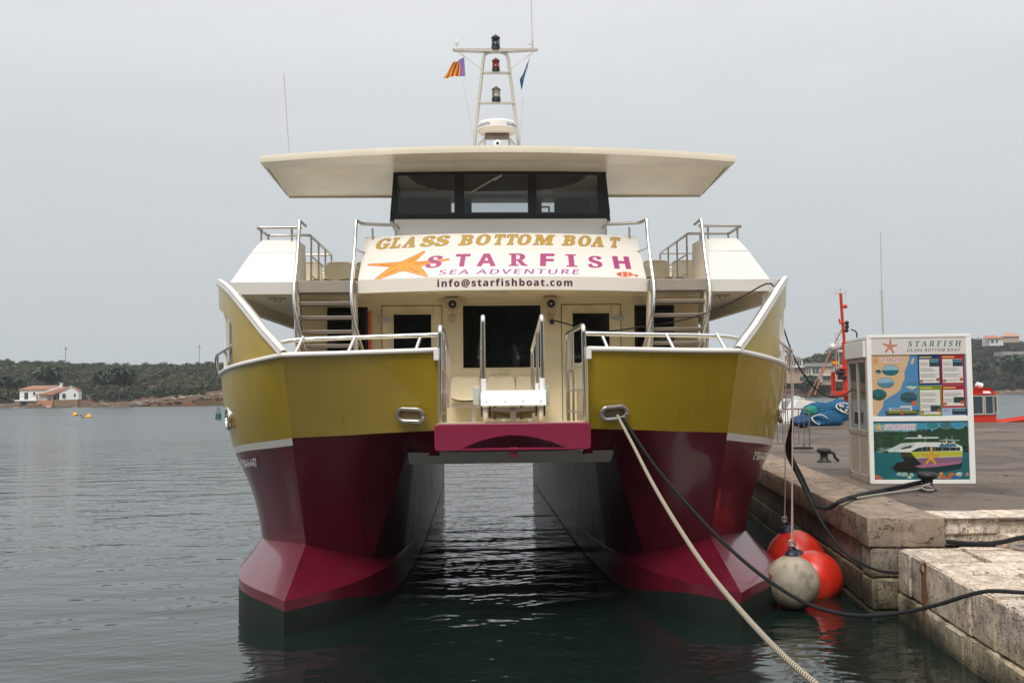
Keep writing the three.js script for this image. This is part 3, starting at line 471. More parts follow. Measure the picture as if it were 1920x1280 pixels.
// cabin and bulkhead
const BZ = -3.9;
{ const cab = sub('cabin', boat);
  part('bulkhead', [box(-3.06, 3.06, 2.1, 4.16, BZ - .1, BZ, 0), box(-3.06, -2.96, 2.1, 4.16, -16, BZ - .1, 0), box(2.96, 3.06, 2.1, 4.16, -16, BZ - .1, 0), box(-3.06, 3.06, 2.1, 4.16, -16.1, -16, 0)], M.cream, cab);
  for (const s of [-1, 1]) { const w = part('side_window', [box(s * 3.01 - .062, s * 3.01 + .062, 2.95, 3.85, -15.5, -5, 0)], M.blackGlass, cab); }
  const win = part('window', [box(-.60, .60, 3.07, 4.03, BZ, BZ + .008, 0.003)], M.blackGlass, cab);
  part('frame', [box(-.62, .62, 3.05, 3.07, BZ, BZ + .016, .003), box(-.62, .62, 4.03, 4.05, BZ, BZ + .016, .003), box(-.62, -.60, 3.07, 4.03, BZ, BZ + .016, .003), box(.60, .62, 3.07, 4.03, BZ, BZ + .016, .003)], M.cream, win);
  for (const s of [-1, 1]) {
    part('window', [box(Math.min(s * 2.06, s * 2.68), Math.max(s * 2.06, s * 2.68), 2.5, 4.02, BZ, BZ + .01, 0.003)], M.blackGlass, cab);
    const x0 = s < 0 ? -1.84 : .93, x1 = s < 0 ? -.93 : 1.84, d = sub('door', boat);
    part('panel', [box(x0, x1, 2.16, 4.03, BZ, BZ + .014, 0.006)], M.cream, d);
    part('shadow_gap', [box(x0 - .012, x0, 2.14, 4.042, BZ, BZ + .004, 0), box(x1, x1 + .012, 2.14, 4.042, BZ, BZ + .004, 0), box(x0, x1, 4.03, 4.042, BZ, BZ + .004, 0)], M.gap, d);
    const a = s < 0 ? -1.665 : 1.095, b = s < 0 ? -1.09 : 1.665;
    part('pane', [box(a, b, 3.13, 3.9, BZ + .014, BZ + .02, 0.003)], M.blackGlass, d);
    part('pane_frame', [box(a - .018, b + .018, 3.9, 3.918, BZ + .014, BZ + .026, .003), box(a - .018, b + .018, 3.112, 3.13, BZ + .014, BZ + .026, .003), box(a - .018, a, 3.13, 3.9, BZ + .014, BZ + .026, .003), box(b, b + .018, 3.13, 3.9, BZ + .014, BZ + .026, .003)], M.cream, d);
    const hx = s < 0 ? x0 : x1; part('hinge', [box(hx - .05, hx + .05, 3.78, 3.86, BZ + .014, BZ + .034, .006), prism([[hx - s * .05, 3.78, BZ + .02], [hx - s * .16, 3.815, BZ + .02], [hx - s * .16, 3.825, BZ + .02], [hx - s * .05, 3.86, BZ + .02]], [0, 0, .012])], M.steelDull, d);
    const kx = s < 0 ? -1.0 : 1.0; part('handle', [box(kx - .018, kx + .018, 2.88, 3.1, BZ + .014, BZ + .026, .004), box(Math.min(kx, kx + s * .09), Math.max(kx, kx + s * .09), 3.0, 3.02, BZ + .04, BZ + .055, .004)], std(lin(0.25, 0.16, 0.1), 0.4, { metalness: 0.6 }), d);
    const sp = sub('loudspeaker', boat), sx = s < 0 ? -.755 : .745;
    part('housing', [(() => { const g = new THREE.CylinderGeometry(.11, .07, .2, 12).rotateX(Math.PI / 2).scale(1, 1, 1); return g.translate(sx, 4.03, BZ + .16); })(), box(sx - .11, sx + .11, 4.1, 4.14, BZ + .02, BZ + .24, .02)], M.spk, sp);
    part('cone', [new THREE.CylinderGeometry(.062, .062, .02, 18).rotateX(Math.PI / 2).translate(sx, 4.03, BZ + .268)], M.dark, sp);
    part('cone_cap', [new THREE.SphereGeometry(.02, 10, 8).translate(sx, 4.03, BZ + .276)], M.steelDull, sp);
    part('bracket', [box(sx - .045, sx + .035, 3.76, 3.88, BZ, BZ + .05, .008), tube([[sx + .03, 3.86, BZ + .05], [sx + .07, 3.87, BZ + .1], [sx + .075, 3.95, BZ + .12]], .008)], M.spk, sp);
  }
  part('rescue_pole', [tube([[-2.02, 2.15, BZ + .12], [-2.02, 3.95, BZ + .12]], .03)], M.orange, boat);
  part('cable_plug', [box(.735, .80, 3.73, 3.80, BZ + .05, BZ + .13, .01)], M.dark, boat);
}
function seatShell(w = 0.44, hb = 0.36) { // moulded plastic seat: pan and back in one sheet with rounded corners
  return grid((u, v) => { const t = v, back = smooth(0.42, 0.6, t), x = (u - .5) * w * (1 - 0.16 * Math.pow(clamp((t - 0.8) / 0.2), 2) - 0.12 * Math.pow(clamp((0.12 - t) / 0.12), 2)); const z = t < .5 ? .38 - t * .76 : -(t - .5) * .16, y = t < .5 ? .02 * Math.pow((t - .2) * 4, 2) * .3 : (t - .5) * 2 * hb; const dish = 0.035 * Math.pow(Math.abs(u - .5) * 2, 2); return V(x, y + (1 - back) * dish + .015 * back * 0, z + back * dish); }, 14, 20);
}
const seatGeo = (() => { const a = seatShell(), b = a.clone().translate(0, -.018, -.014); return mergeGeometries([prep(a), prep(b)]); })();
function seat(x, y, z, frameW) { const s = sub('seat', boat); s.position.set(x, y, z); part('shell', seatGeo, M.seat, s); part('rim', [sweep([V(-.2, .005, .37), V(-.22, .02, .2), V(-.22, .03, 0), V(-.21, .2, -.03), V(-.2, .33, -.06), V(-.14, .362, -.08), V(.14, .362, -.08), V(.2, .33, -.06), V(.21, .2, -.03), V(.22, .03, 0), V(.22, .02, .2), V(.2, .005, .37)], .014, 6)], M.seat, s); return s; }
for (const x of [-.57, -.03, .42]) seat(x, 2.57, BZ + .12);
{ const sf = sub('seat_frame', boat); part('beam', [box(-.8, .72, 2.47, 2.53, BZ + .2, BZ + .26, .006)], M.alu, sf); for (const x of [-.45, .0, .4]) part('leg', [box(x - .03, x + .03, 2.1, 2.47, BZ + .2, BZ + .26, .006)], M.alu, sf); }
for (const s of [-1, 1]) for (const [x, z] of [[2.72, -5.5], [3.22, -5.5], [2.22, -5.5], [2.72, -6.6], [3.22, -6.6]]) seat(s * x, 4.57, z);
for (const s of [-1, 1]) part('seat_frame', [box(Math.min(s * 2, s * 3.45), Math.max(s * 2, s * 3.45), 4.47, 4.53, -5.42, -5.36, .006), ...[2.3, 3.3].map((x) => box(s * x - .03, s * x + .03, 4.35, 4.47, -5.42, -5.36, .005)), box(Math.min(s * 2, s * 3.45), Math.max(s * 2, s * 3.45), 4.47, 4.53, -6.52, -6.46, .006)], M.alu, boat);
// upper deck
part('upper_deck', [box(-4.0, 4.0, 4.16, 4.345, -16.5, -3.2, .01), box(-4.02, -3.9, 3.98, 4.16, -16.5, -3.3, .01), box(3.9, 4.02, 3.98, 4.16, -16.5, -3.3, .01)], M.soffit, boat);
// brow with the lettering
{ const brow = sub('brow', boat), bow = (x) => 0.36 * (1 - Math.pow(x / 2.12, 2)), zb = -3.12, zt = -3.66, yb = 4.35, yt = 5.06, wb = 2.12, wt = 2.07;
  const sign = canvas(2048, 448, (x, w, h) => {
    x.fillStyle = '#efece8'; x.fillRect(0, 0, w, h);
    x.fillStyle = 'rgba(120,110,100,0.28)'; x.fillRect(0, h * .365, w, 2);
    const X = (px) => (px - 670) / 534 * w;
    // heading
    x.textAlign = 'left'; x.textBaseline = 'alphabetic'; x.lineJoin = 'round';
    const put = (c, x0, x1, base, capH, font, skew, fill, stroke, lw) => { x.save(); x.font = `${font.replace('#', '200px')}`; const mm = x.measureText(c), w0 = mm.actualBoundingBoxLeft + mm.actualBoundingBoxRight, hh = 146, lean = capH * Math.abs(skew), sx = Math.max(0.2, (X(x1) - X(x0) - lean) / w0), sy = capH / hh; x.translate(X(x0), base); x.transform(1, 0, skew, 1, 0, 0); x.scale(sx, sy); x.translate(mm.actualBoundingBoxLeft, 0); x.lineWidth = (lw * 2 + 3) / Math.min(sx, sy); x.strokeStyle = stroke; x.strokeText(c, 0, 0); x.lineWidth = 4 / Math.min(sx, sy); x.strokeStyle = fill; x.strokeText(c, 0, 0); x.fillStyle = fill; x.fillText(c, 0, 0); x.restore(); };
    for (const [c, x0, x1] of [['G', 693, 725.5], ['L', 722, 747], ['A', 746, 776.5], ['S', 780, 811], ['S', 807.5, 838.5], ['B', 853.5, 884], ['O', 885, 916.5], ['T', 918, 944], ['T', 941, 968], ['O', 964, 994.5], ['M', 995, 1038.5], ['B', 1050.5, 1080.5], ['O', 1081, 1111], ['A', 1107, 1138], ['T', 1143, 1168]]) { const m = ((x0 + x1) / 2 - 931) / 240; put(c, x0, x1, h * (.272 + .03 * m * m), h * .235, 'bold # serif', -.26, '#c2a03c', '#9d7480', 4); }
    // starfish emblem
    x.save(); x.translate(X(753.3), h * .715); starEmblem(x, [[140, -140], [322, -52], [173, 116], [-201, 138], [-263, -24]], [[80, -36], [122, 14], [0, 52], [-100, 8], [-26, -40]], '#e9a13a', '#b9472e'); x.restore();
    // name
    for (const [c, x0, x1, f, sk, dy] of [['S', 793, 827, 'serif', -.2, .012], ['T', 847.5, 876.5, 'sans-serif', -.1, 0], ['A', 888.5, 924, 'sans-serif', -.05, 0], ['R', 947.5, 982, 'serif', -.04, 0], ['F', 1005.5, 1033, 'sans-serif', -.08, 0], ['I', 1054.5, 1074, 'serif', -.02, .012], ['S', 1095.5, 1124, 'serif', -.08, .02], ['H', 1146, 1177, 'sans-serif', 0, .03]]) put(c, x0, x1, h * (.765 + dy), h * (c === 'S' ? .265 : .285), `bold # ${f}`, sk, '#b0457f', '#dd9cbd', 2.5);
    x.save(); x.translate(X(817), h * .945); x.transform(1, 0, -0.25, 1, 0, 0); x.scale(1, 1); x.font = '66px sans-serif'; x.fillStyle = '#a2529a'; x.textAlign = 'left';
    [...'SEA ADVENTURE'].reduce((p, c) => { x.save(); x.translate(p, 0); x.scale(1.72, 1); x.lineWidth = 2.5; x.strokeStyle = '#a2529a'; x.strokeText(c, 0, 0); x.fillText(c, 0, 0); x.restore(); return p + x.measureText(c).width * 1.72 + 13; }, 0); x.restore();
    // small fish
    x.save(); x.translate(X(1163), h * .925); x.fillStyle = '#dd6e4c'; x.beginPath(); x.ellipse(0, 0, 62, 27, -.05, 0, 7); x.fill(); x.beginPath(); x.moveTo(50, 4); x.lineTo(98, -4); x.lineTo(92, 26); x.closePath(); x.fill(); x.fillStyle = '#f3d9cc'; x.fillRect(-22, -22, 9, 44); x.fillRect(20, -22, 8, 42); x.fillStyle = '#7c3128'; x.beginPath(); x.arc(-42, -6, 5, 0, 7); x.fill(); x.fillRect(86, 8, 10, 9); x.restore();
  });
  const mail = canvas(2048, 104, (x, w, h) => { x.fillStyle = '#efece8'; x.fillRect(0, 0, w, h); x.fillStyle = '#53284a'; x.font = 'bold 74px sans-serif'; x.textAlign = 'left'; const s0 = w * .2725; let tw = x.measureText('info@starfishboat.com').width; const gapx = (w * .464 - tw) / 20; [...'info@starfishboat.com'].reduce((p, c) => { x.lineWidth = 2.5; x.strokeStyle = '#53284a'; x.strokeText(c, p, 74); x.fillText(c, p, 74); return p + x.measureText(c).width + gapx; }, s0); });
  const slope = (u, v) => { const k = lerp(wb, wt, v), x = lerp(-k, k, u); return V(x, lerp(yb, yt, v), lerp(zb, zt, v) + bow(x)); };
  const signMat = phys(lin(0.93, 0.92, 0.89), 0.35, { map: sign, clearcoat: 0.3, clearcoatRoughness: 0.2 }), mailMat = phys(lin(0.93, 0.9, 0.84), 0.4, { map: mail });
  part('lettered_panel', [grid(slope, 32, 6)], signMat, brow);
  part('lettered_fascia', [grid((u, v) => { const x = lerp(-wb, wb, u); return V(x, lerp(4.155, yb, v), zb + bow(x)); }, 32, 1)], mailMat, brow);
  part('side', [-1, 1].map((s) => poly([[s * wb, 4.155, zb], [s * wb, yb, zb], [s * wt, yt, zt], [s * wt, yt, zt - .3], [s * wb, 4.155, zt - .3]])), M.white, brow);
  part('top_edge', [grid((u, v) => { const x = lerp(-wt, wt, u); return V(x, yt, lerp(zt + bow(x), zt - .3, v)); }, 24, 1)], M.white, brow);
  part('underside', [grid((u, v) => { const x = lerp(-wb, wb, u); return V(x, 4.155, lerp(zb + bow(x), BZ, v)); }, 24, 1)], M.cream, brow);
  part('stowage_box', [box(-1.64, 1.64, 4.345, 5.36, -4.6, -3.78, .015)], M.white, boat); }
// wings either side of the stairs
for (const s of [-1, 1]) { const w = sub('wing', boat), Q = (x, y, z) => V(s * x, y, z), i = 3.06;
  const a = [Q(i, 4.155, -3.16), Q(3.97, 4.155, -3.16)], b = [Q(i, 4.33, -3.14), Q(3.97, 4.33, -3.14)], m = [Q(i + .02, 4.79, -3.42), Q(3.74, 4.79, -3.42)], t = [Q(i + .02, 5.01, -3.56), Q(3.6, 5.01, -3.56)];
  part('fascia', [poly([a[0], a[1], b[1], b[0]])], M.white, w); part('lower_panel', [poly([b[0], b[1], m[1], m[0]])], M.white, w); part('upper_panel', [poly([m[0].clone().add(V(0, .006, 0)), m[1].clone().add(V(0, .006, 0)), t[1], t[0]])], M.white, w);
  part('inner_side', [poly([a[0], b[0], m[0], t[0], Q(i + .02, 5.03, -4.3), Q(i, 4.155, -4.3)])], M.creamPale, w);
  part('outer_side', [poly([a[1], b[1], m[1], t[1], Q(3.62, 4.98, -4.3), Q(3.97, 4.155, -4.3)])], M.white, w);
  part('top_edge', [poly([t[0], t[1], Q(3.62, 4.98, -4.3), Q(i + .02, 5.03, -4.3)])], M.white, w);
  part('pillar', [box(Math.min(s * 3.0, s * 3.1), Math.max(s * 3.0, s * 3.1), 2.1, 4.155, -3.5, -3.4, .02)], M.creamPale, boat);
  const sl = part('ceiling_lamp', [new THREE.CylinderGeometry(.13, .13, .02, 16).translate(s * 3.42, 4.148, -3.8), new THREE.SphereGeometry(.06, 10, 6, 0, 6.3, Math.PI / 2, Math.PI / 2).translate(s * 3.42, 4.14, -3.8)], M.steelDull, boat);
}
// stairs: landing, treads, stringers, handrails
for (const s of [-1, 1]) { const st = sub('stairs', boat), Q = (x, y, z) => V(s * x, y, z), B = (x0, x1, y0, y1, z0, z1, r) => box(Math.min(s * x0, s * x1), Math.max(s * x0, s * x1), y0, y1, z0, z1, r);
  part('landing', [B(2.16, 3.0, 4.16, 4.335, -3.35, -3.04, .012)], M.landing, st);
  for (let k = 0; k < 9; k++) { const y = 4.12 - k * .205 - .09, z = -3.08 - k * .035; const tr = part('tread', [B(2.2, 2.98, y - .045, y, z - .24, z, .006)], M.tread, st); part('nosing', [B(2.2, 2.98, y - .016, y + .004, z, z + .012, .004)], std(lin(.34, .29, .25), .5), tr); }
  for (const x of [2.17, 2.99]) {
    part('stringer', [prism([[s * (x - .02), 4.16, -3.08], [s * (x - .02), 2.1, -3.42], [s * (x - .02), 2.1, -3.62], [s * (x - .02), 4.16, -3.3]], [s * .035, 0, 0])], M.creamPale, st);
    const o = x > 2.5 ? .01 : .0;
    part('handrail', [bent([Q(x + o, 5.26, -3.3), Q(x + o + .005, 4.9, -3.22), Q(x + .02, 4.5, -3.08), Q(x + .035, 4.2, -2.95), Q(x + .01, 3.9, -2.9), Q(x - .05, 3.6, -2.95), Q(x - .13, 3.3, -3.02), Q(x - .26, 2.9, -3.12), Q(x - .36, 2.5, -3.2)], .027, .16, 10), bent([Q(x + .01, 3.95, -3.05), Q(x + .02, 3.5, -3.05), Q(x - .03, 3.1, -3.1), Q(x - .1, 2.6, -3.15)], .02, .2)], M.steel, st);
  }
  part('bracket', [bent([Q(2.17, 4.83, -3.24), Q(2.12, 4.8, -3.35), Q(2.05, 4.8, -3.45)], .012, .05), bent([Q(2.19, 4.58, -3.16), Q(2.15, 4.55, -3.25), Q(2.1, 4.53, -3.3)], .012, .05)], M.steelDull, st);
  // rails on the upper deck
  const ur = sub('guard_rail', boat);
  part('top_rail', [bent([Q(2.17, 5.26, -3.32), Q(2.1, 5.24, -3.5), Q(1.75, 5.24, -3.6), Q(1.6, 5.24, -3.62), Q(1.56, 5.2, -3.7)], .024, .05), bent([Q(3.0, 5.26, -3.34), Q(2.95, 5.22, -3.55)], .02), bent([Q(3.0, 5.19, -3.5), Q(3.66, 5.19, -3.5), Q(3.66, 5.19, -4.25), Q(3.0, 5.19, -4.25), Q(2.98, 5.19, -6.5), Q(3.6, 5.19, -6.5)], .022, .06), tube([Q(2.98, 4.86, -4.25), Q(2.98, 4.86, -6.5), Q(3.6, 4.86, -6.5)], .014), tube([Q(2.98, 4.55, -4.25), Q(2.98, 4.55, -6.5)], .012)], M.steelDull, ur);
  for (const [x, z, y0] of [[1.6, -3.62, 5.0], [1.95, -3.56, 5.03], [3.62, -3.58, 4.95], [3.64, -4.2, 4.9], [3.2, -4.25, 4.9], [3.16, -3.56, 4.95], [2.98, -4.25, 4.35], [2.98, -5.0, 4.35], [2.98, -5.75, 4.35], [2.98, -6.5, 4.35]]) part('stanchion', [tube([Q(x, y0, z), Q(x, 5.18, z)], .016)], M.steelDull, ur);
  // bow rail
  const br = sub('bow_rail', boat);
  part('top_rail', [bent([Q(.84, 3.37, -.16), Q(1.2, 3.36, -.17), Q(2.3, 3.335, -.2), Q(2.62, 3.32, -.22), Q(2.8, 3.25, -.25)], .026, .15, 10)], M.steel, br);
  for (const [x0, x1] of [[1.13, 1.06], [1.9, 1.82], [2.5, 2.42]]) part('stanchion', [tube([Q(x0, 3.12, .0), Q(x1, 3.36, -.18)], .02)], M.steel, br);
  const gr = sub('gangway_rail', boat);
  part('frame', [bent([Q(.84, 2.35, -.05), Q(.83, 3.46, -.05), Q(.83, 3.48, -2.1), Q(.84, 2.1, -2.1)], .028, .09, 10)], M.steel, gr);
  for (const y of [3.0, 2.72, 2.45]) part('rung', [tube([Q(.835, y, -.05), Q(.835, y - .02, -2.1)], .012)], M.steelDull, gr);
  part('post', [tube([Q(.83, 2.1, -1.3), Q(.83, 3.46, -1.3)], .016)], M.steel, gr);
}
// wheelhouse
{ const wh = sub('wheelhouse', boat), zf = -3.98, zt = -4.0, hb = 1.73, ht = 1.67, y0 = 5.362, y1 = 6.15, zr = -5.7;
  const fr = (x, y, o = 0) => V(x, y, lerp(zf, zt, (y - y0) / (y1 - y0)) + o);
  const bar = (xa, xb, ya, yb, o = 0) => mergeGeometries([prism([fr(xa[0], ya, o), fr(xb[0], ya, o), fr(xb[1], yb, o), fr(xa[1], yb, o)].map((p) => p.toArray()), [0, 0, -.06])]);
  const P = [[-1.60, -.72], [-.565, .43], [.565, 1.53]]; // panes
  const pb = 5.47, pt = 6.09;
  part('window_frame', [bar([-hb, -ht], [hb, ht], y0, pb), bar([-ht, -ht], [ht, ht], pt, y1), bar([-hb + .01, -ht + .005], [P[0][0], P[0][0]], pb, pt), bar([P[0][1], P[0][1]], [P[1][0], P[1][0]], pb, pt), bar([P[1][1], P[1][1]], [P[2][0], P[2][0]], pb, pt), bar([P[2][1], P[2][1]], [hb - .01, ht - .005], pb, pt)], M.blackFrame, wh);
  for (const [a, b] of P) part('window_pane', [poly([fr(a, pb, -.025), fr(b, pb, -.025), fr(b, pt, -.025), fr(a, pt, -.025)])], M.glass, wh);
  const wl = (s) => prism([[s * hb, y0, zf - .061], [s * ht, y1, zt - .061], [s * ht, y1, zr], [s * hb, y0, zr]], [-s * .05, 0, 0]);
  part('side_wall', [wl(-1), wl(1)], M.blackFrame, wh);
  part('rear_wall', [box(-hb + .06, hb - .06, y0, 5.79, -5.65, -5.6, 0), box(-hb + .06, hb - .06, 6.0, 6.1, -5.65, -5.6, 0), box(-hb + .06, -.80, 5.79, 6.0, -5.65, -5.6, 0), box(-.70, -.45, 5.79, 6.0, -5.65, -5.6, 0), box(.53, .76, 5.79, 6.0, -5.65, -5.6, 0), box(.98, hb - .06, 5.79, 6.0, -5.65, -5.6, 0)], M.dark, wh);
  part('ceiling', [prism([[-1.6, 6.13, zt - .062], [1.6, 6.13, zt - .062], [1.6, 5.96, zr + .05], [-1.6, 5.96, zr + .05]], [0, .02, 0])], M.dark, wh);
  part('floor', [box(-1.66, 1.66, 5.0, 5.05, zr, -4.65, 0)], M.dark, wh);
  part('console', [box(-1.4, 1.4, 5.05, 5.5, -5.0, -4.62, .02), box(-.5, -.4, 5.5, 5.55, -4.9, -4.8, 0), box(.2, .3, 5.5, 5.56, -4.9, -4.8, 0)], M.dark, wh);
  const wiper = part('wiper', [tube([fr(-.5, 5.78, .03), fr(-.06, 6.04, .03)], .012), tube([fr(-.1, 6.0, .03), fr(.02, 6.08, .02)], .02)], M.steelDull, wh);
  part('inner_frame', [tube([[.6, 5.5, -4.75], [.6, 5.72, -4.75], [.82, 5.72, -4.75], [.82, 5.5, -4.75]], .014, false, 0, 5)], M.alu, wh);
}
// roof canopy: a wide slab with a bowed front edge
{ const rf = sub('roof', boat), hw = 3.5, bow = (x) => .26 * (1 - Math.pow(x / hw, 2)), zf = -3.05, yf = (x) => 6.07 + .085 * (1 - Math.pow(x / hw, 2)), zm = -3.6, zr = -5.25;
  const fp = (x, o) => V(x, yf(x) + o, zf + bow(x));
  part('front_edge', [grid((u, v) => { const x = lerp(-hw, hw, u), b = .004 * Math.sin(Math.PI * v), p = fp(x, lerp(0, .098, v)); p.z += b; return p; }, 48, 4, 7, .1)], M.canopy, rf);
  part('underside', [grid((u, v) => { const x = lerp(-hw, hw, u), p = fp(x, 0); return V(x, lerp(p.y, yf(x) + .04, v), lerp(p.z, zm, v)); }, 40, 2, 7, .8)], M.canopy, rf);
  part('rear_underside', [grid((u, v) => { const x = lerp(-hw + .015, hw - .015, u); return V(x, lerp(yf(x) + .04, 6.0, v), lerp(zm, zr, v)); }, 40, 2, 7, 2), grid((u, v) => V(lerp(-hw + .015, hw - .015, u), lerp(6.0, 6.1, v), zr), 2, 1)], M.canopy, rf);
  part('top', [grid((u, v) => { const x = lerp(-hw, hw, u), p = fp(x, .098); return V(x, lerp(p.y, 6.15 + .05 * (1 - (x / hw) ** 2), v), lerp(p.z, zr, v)); }, 40, 2, 7, 3), ...[-1, 1].map((s) => poly([[s * hw, 6.07, zf], [s * hw, 6.168, zf], [s * hw, 6.15, zr], [s * hw, 6.0, zr], [s * hw, 6.09, zm]]))], M.white, rf);
  part('trim', [tube([[-hw + .02, 5.99, zr + .01], [hw - .02, 5.99, zr + .01]], .018)], M.soffit, rf); rf.position.x = -.03; }
// mast
{ const ms = sub('mast', boat), z = -5.2, mY = 8.46;
  const leg = (s) => bent([V(s * .40 - .02, 6.15, z), V(s * .37 - .02, 6.95, z), V(s * .2 - .02, 8.42, z), V(s * .08 - .02, mY + .0, z)], .028, .09, 10);
  part('leg', leg(-1), M.mast, ms); part('leg', leg(1), M.mast, ms);
  for (const s of [-1, 1]) part('strut', [tube([[s * .29 - .02, 6.15, z + .3], [s * .2 - .02, 6.9, z + .3]], .022), tube([[s * .37 - .02, 6.8, z], [s * .2 - .02, 6.91, z + .28]], .016)], M.mast, ms);
  part('cross_arm', [prism([[-.75, mY + .04, z - .06], [-.72, mY + .015, z - .06], [-.1, mY - .01, z - .06], [.06, mY - .01, z - .06], [.70, mY + .03, z - .06], [.70, mY + .05, z - .06]], [0, 0, .12])], M.mast, ms);
  for (const [y, w] of [[8.105, .235], [7.585, .3]]) part('rung', [box(-w - .02, w - .02, y - .018, y + .012, z - .05, z + .05, .004)], M.mast, ms);
  const lampGlass = (c) => phys(c, 0.15, { clearcoat: 0.6 });
  for (const [y, c, sc, brass] of [[mY + .03, lin(.02, .022, .025), 1, 0], [8.12, lin(.30, .012, .01), .88, 1], [7.6, lin(.32, .3, .24), 1, 1]]) {
    const l = sub('signal_lamp', ms); l.position.set(-.02, y, z + .02); l.scale.setScalar(sc);
    part('base', [new THREE.CylinderGeometry(.075, .08, .06, 14).translate(0, .03, 0)], M.dark, l);
    part('lens', [new THREE.LatheGeometry([[.055, .06], [.07, .075], [.058, .1], [.055, .13], [.058, .16], [.07, .19], [.06, .2]].map((a) => new THREE.Vector2(...a)), 16)], lampGlass(c), l);
    part('lid', [new THREE.LatheGeometry([[.078, .195], [.078, .205], [.05, .235], [.02, .245], [.012, .265], [0, .27]].map((a) => new THREE.Vector2(...a)), 16)], brass ? std(lin(.07, .055, .03), .45) : M.dark, l);
    for (let k = 0; k < 4; k++) { const a = k * Math.PI / 2 + .6; part('guard', [tube([[Math.cos(a) * .075, .055, Math.sin(a) * .075], [Math.cos(a) * .075, .2, Math.sin(a) * .075]], .006, false, 0, 5)], M.dark, l); }
  }
  const rd = sub('radar', ms); rd.position.set(-.02, 6.9, z + .28);
  const rt = canvas(1024, 64, (x) => { x.fillStyle = '#eceae4'; x.fillRect(0, 0, 1024, 64); x.fillStyle = '#27357f'; x.font = 'bold 46px sans-serif'; x.fillText('GARMIN', 78, 52, 165); x.fillText('GARMIN', 286, 52, 165); x.fillText('GARMIN', 590, 52, 165); x.fillText('GARMIN', 798, 52, 165); });
  part('drum', [new THREE.CylinderGeometry(.33, .33, .1, 48, 1, true).translate(0, .18, 0)], phys(lin(.92, .91, .88), .35, { map: rt }), rd);
  part('dome', [new THREE.LatheGeometry([[.33, .23], [.31, .255], [.22, .27], [0, .275]].map((a) => new THREE.Vector2(...a)), 40)], M.whitePlastic, rd);
  part('underside', [new THREE.LatheGeometry([[.33, .13], [.3, .09], [.2, .07], [0, .07]].map((a) => new THREE.Vector2(...a)), 40)], M.creamPale, rd);
  part('tray', [box(-.2, .2, .0, .06, -.1, .12, .02)], std(lin(.16, .11, .08), .6), rd);
  const cam = sub('searchlight', ms); cam.position.set(-.02, 6.75, z + .5);
  part('shell', [new THREE.SphereGeometry(.075, 18, 14)], M.whitePlastic, cam); part('lens', [new THREE.CylinderGeometry(.024, .024, .01, 14).rotateX(Math.PI / 2).translate(0, 0, .076)], M.dark, cam); part('stem', [tube([[0, -.06, 0], [0, -.55, -.02]], .012)], M.mast, cam);
  part('position_beacon', [tube([[-.68, mY + .04, z], [-.68, mY + .13, z]], .01), new THREE.CylinderGeometry(.042, .035, .05, 14).translate(-.68, mY + .155, z), new THREE.CylinderGeometry(.02, .04, .02, 14).translate(-.68, mY + .19, z)], M.whitePlastic, ms);
  part('whip_antenna', [tube([[.61, mY + .05, z], [.605, mY + .2, z]], .018), tube([[.605, mY + .2, z], [.585, mY + 1.6, z]], .009, false, 0, 6), tube([[.61, mY + .12, z], [.53, mY + .145, z]], .01)], M.alu, ms);
  part('stay', [tube([[-.66, mY, z], [-.24, 8.14, z]], .005, false, 0, 5), tube([[.62, mY, z], [.2, 8.14, z]], .005, false, 0, 5), tube([[-.585, mY - .5, z], [-.36, 6.7, z]], .003, false, 0, 4), tube([[.43, mY - .8, z], [.37, 6.7, z]], .003, false, 0, 4)], M.alu, ms); }
part('whip_antenna', [tube([[-3.3, 6.14, -4.2], [-3.31, 6.4, -4.2]], .016), tube([[-3.31, 6.4, -4.2], [-3.4, 7.75, -4.2]], .007, false, 0, 6)], M.alu, boat);
shade(boat);
boat.updateMatrixWorld(true);
const B2W = (x, y, z) => V(x, y, z).applyMatrix4(boat.matrixWorld);

// flags on the mast
function flag(name, label, tex, pts, fold) { // pts: hoist top, hoist bottom, fly bottom, fly top in boat metres
  const t = thing(name, label, 'flag'), q = pts.map((p) => B2W(...p));
  const f = (u, v) => { const a = q[0].clone().lerp(q[1], v), b = q[3].clone().lerp(q[2], v), p = a.lerp(b, u); p.z += fold * Math.sin(u * 9 + v * 3) * u; p.y += .012 * Math.sin(u * 7 + v * 5) * u; return p; };
  part('cloth', [grid((u, v) => f(u, 1 - v), 24, 14)], new THREE.MeshStandardMaterial({ map: tex, roughness: 0.9, side: THREE.DoubleSide }), t);
  part('halyard', [tube([q[0].clone().add(V(0, .06, 0)), q[1].clone().add(V(0, -.05, 0))], .004, false, 0, 4)], M.alu, t); return t;
}
const bal = canvas(256, 192, (x, w, h) => { for (let i = 0; i < 9; i++) { x.fillStyle = i % 2 ? '#b3372c' : '#d9a53a'; x.fillRect(i * w / 9, 0, w / 9 + 1, h); } x.fillStyle = '#8b6ba6'; x.fillRect(0, 0, w * .27, h); x.fillRect(0, 0, w * .5, h * .25); });
const eur = canvas(256, 192, (x, w, h) => { x.fillStyle = '#2b5c8e'; x.fillRect(0, 0, w, h); x.fillStyle = '#c8c05a'; for (let k = 0; k < 12; k++) { const a = k * Math.PI / 6; x.save(); x.translate(w / 2 + Math.cos(a) * 58, h / 2 + Math.sin(a) * 58); x.beginPath(); for (let i = 0; i < 10; i++) { const r = i % 2 ? 5 : 12, b = i * Math.PI / 5 - Math.PI / 2; x.lineTo(Math.cos(b) * r, Math.sin(b) * r); } x.fill(); x.restore(); } });
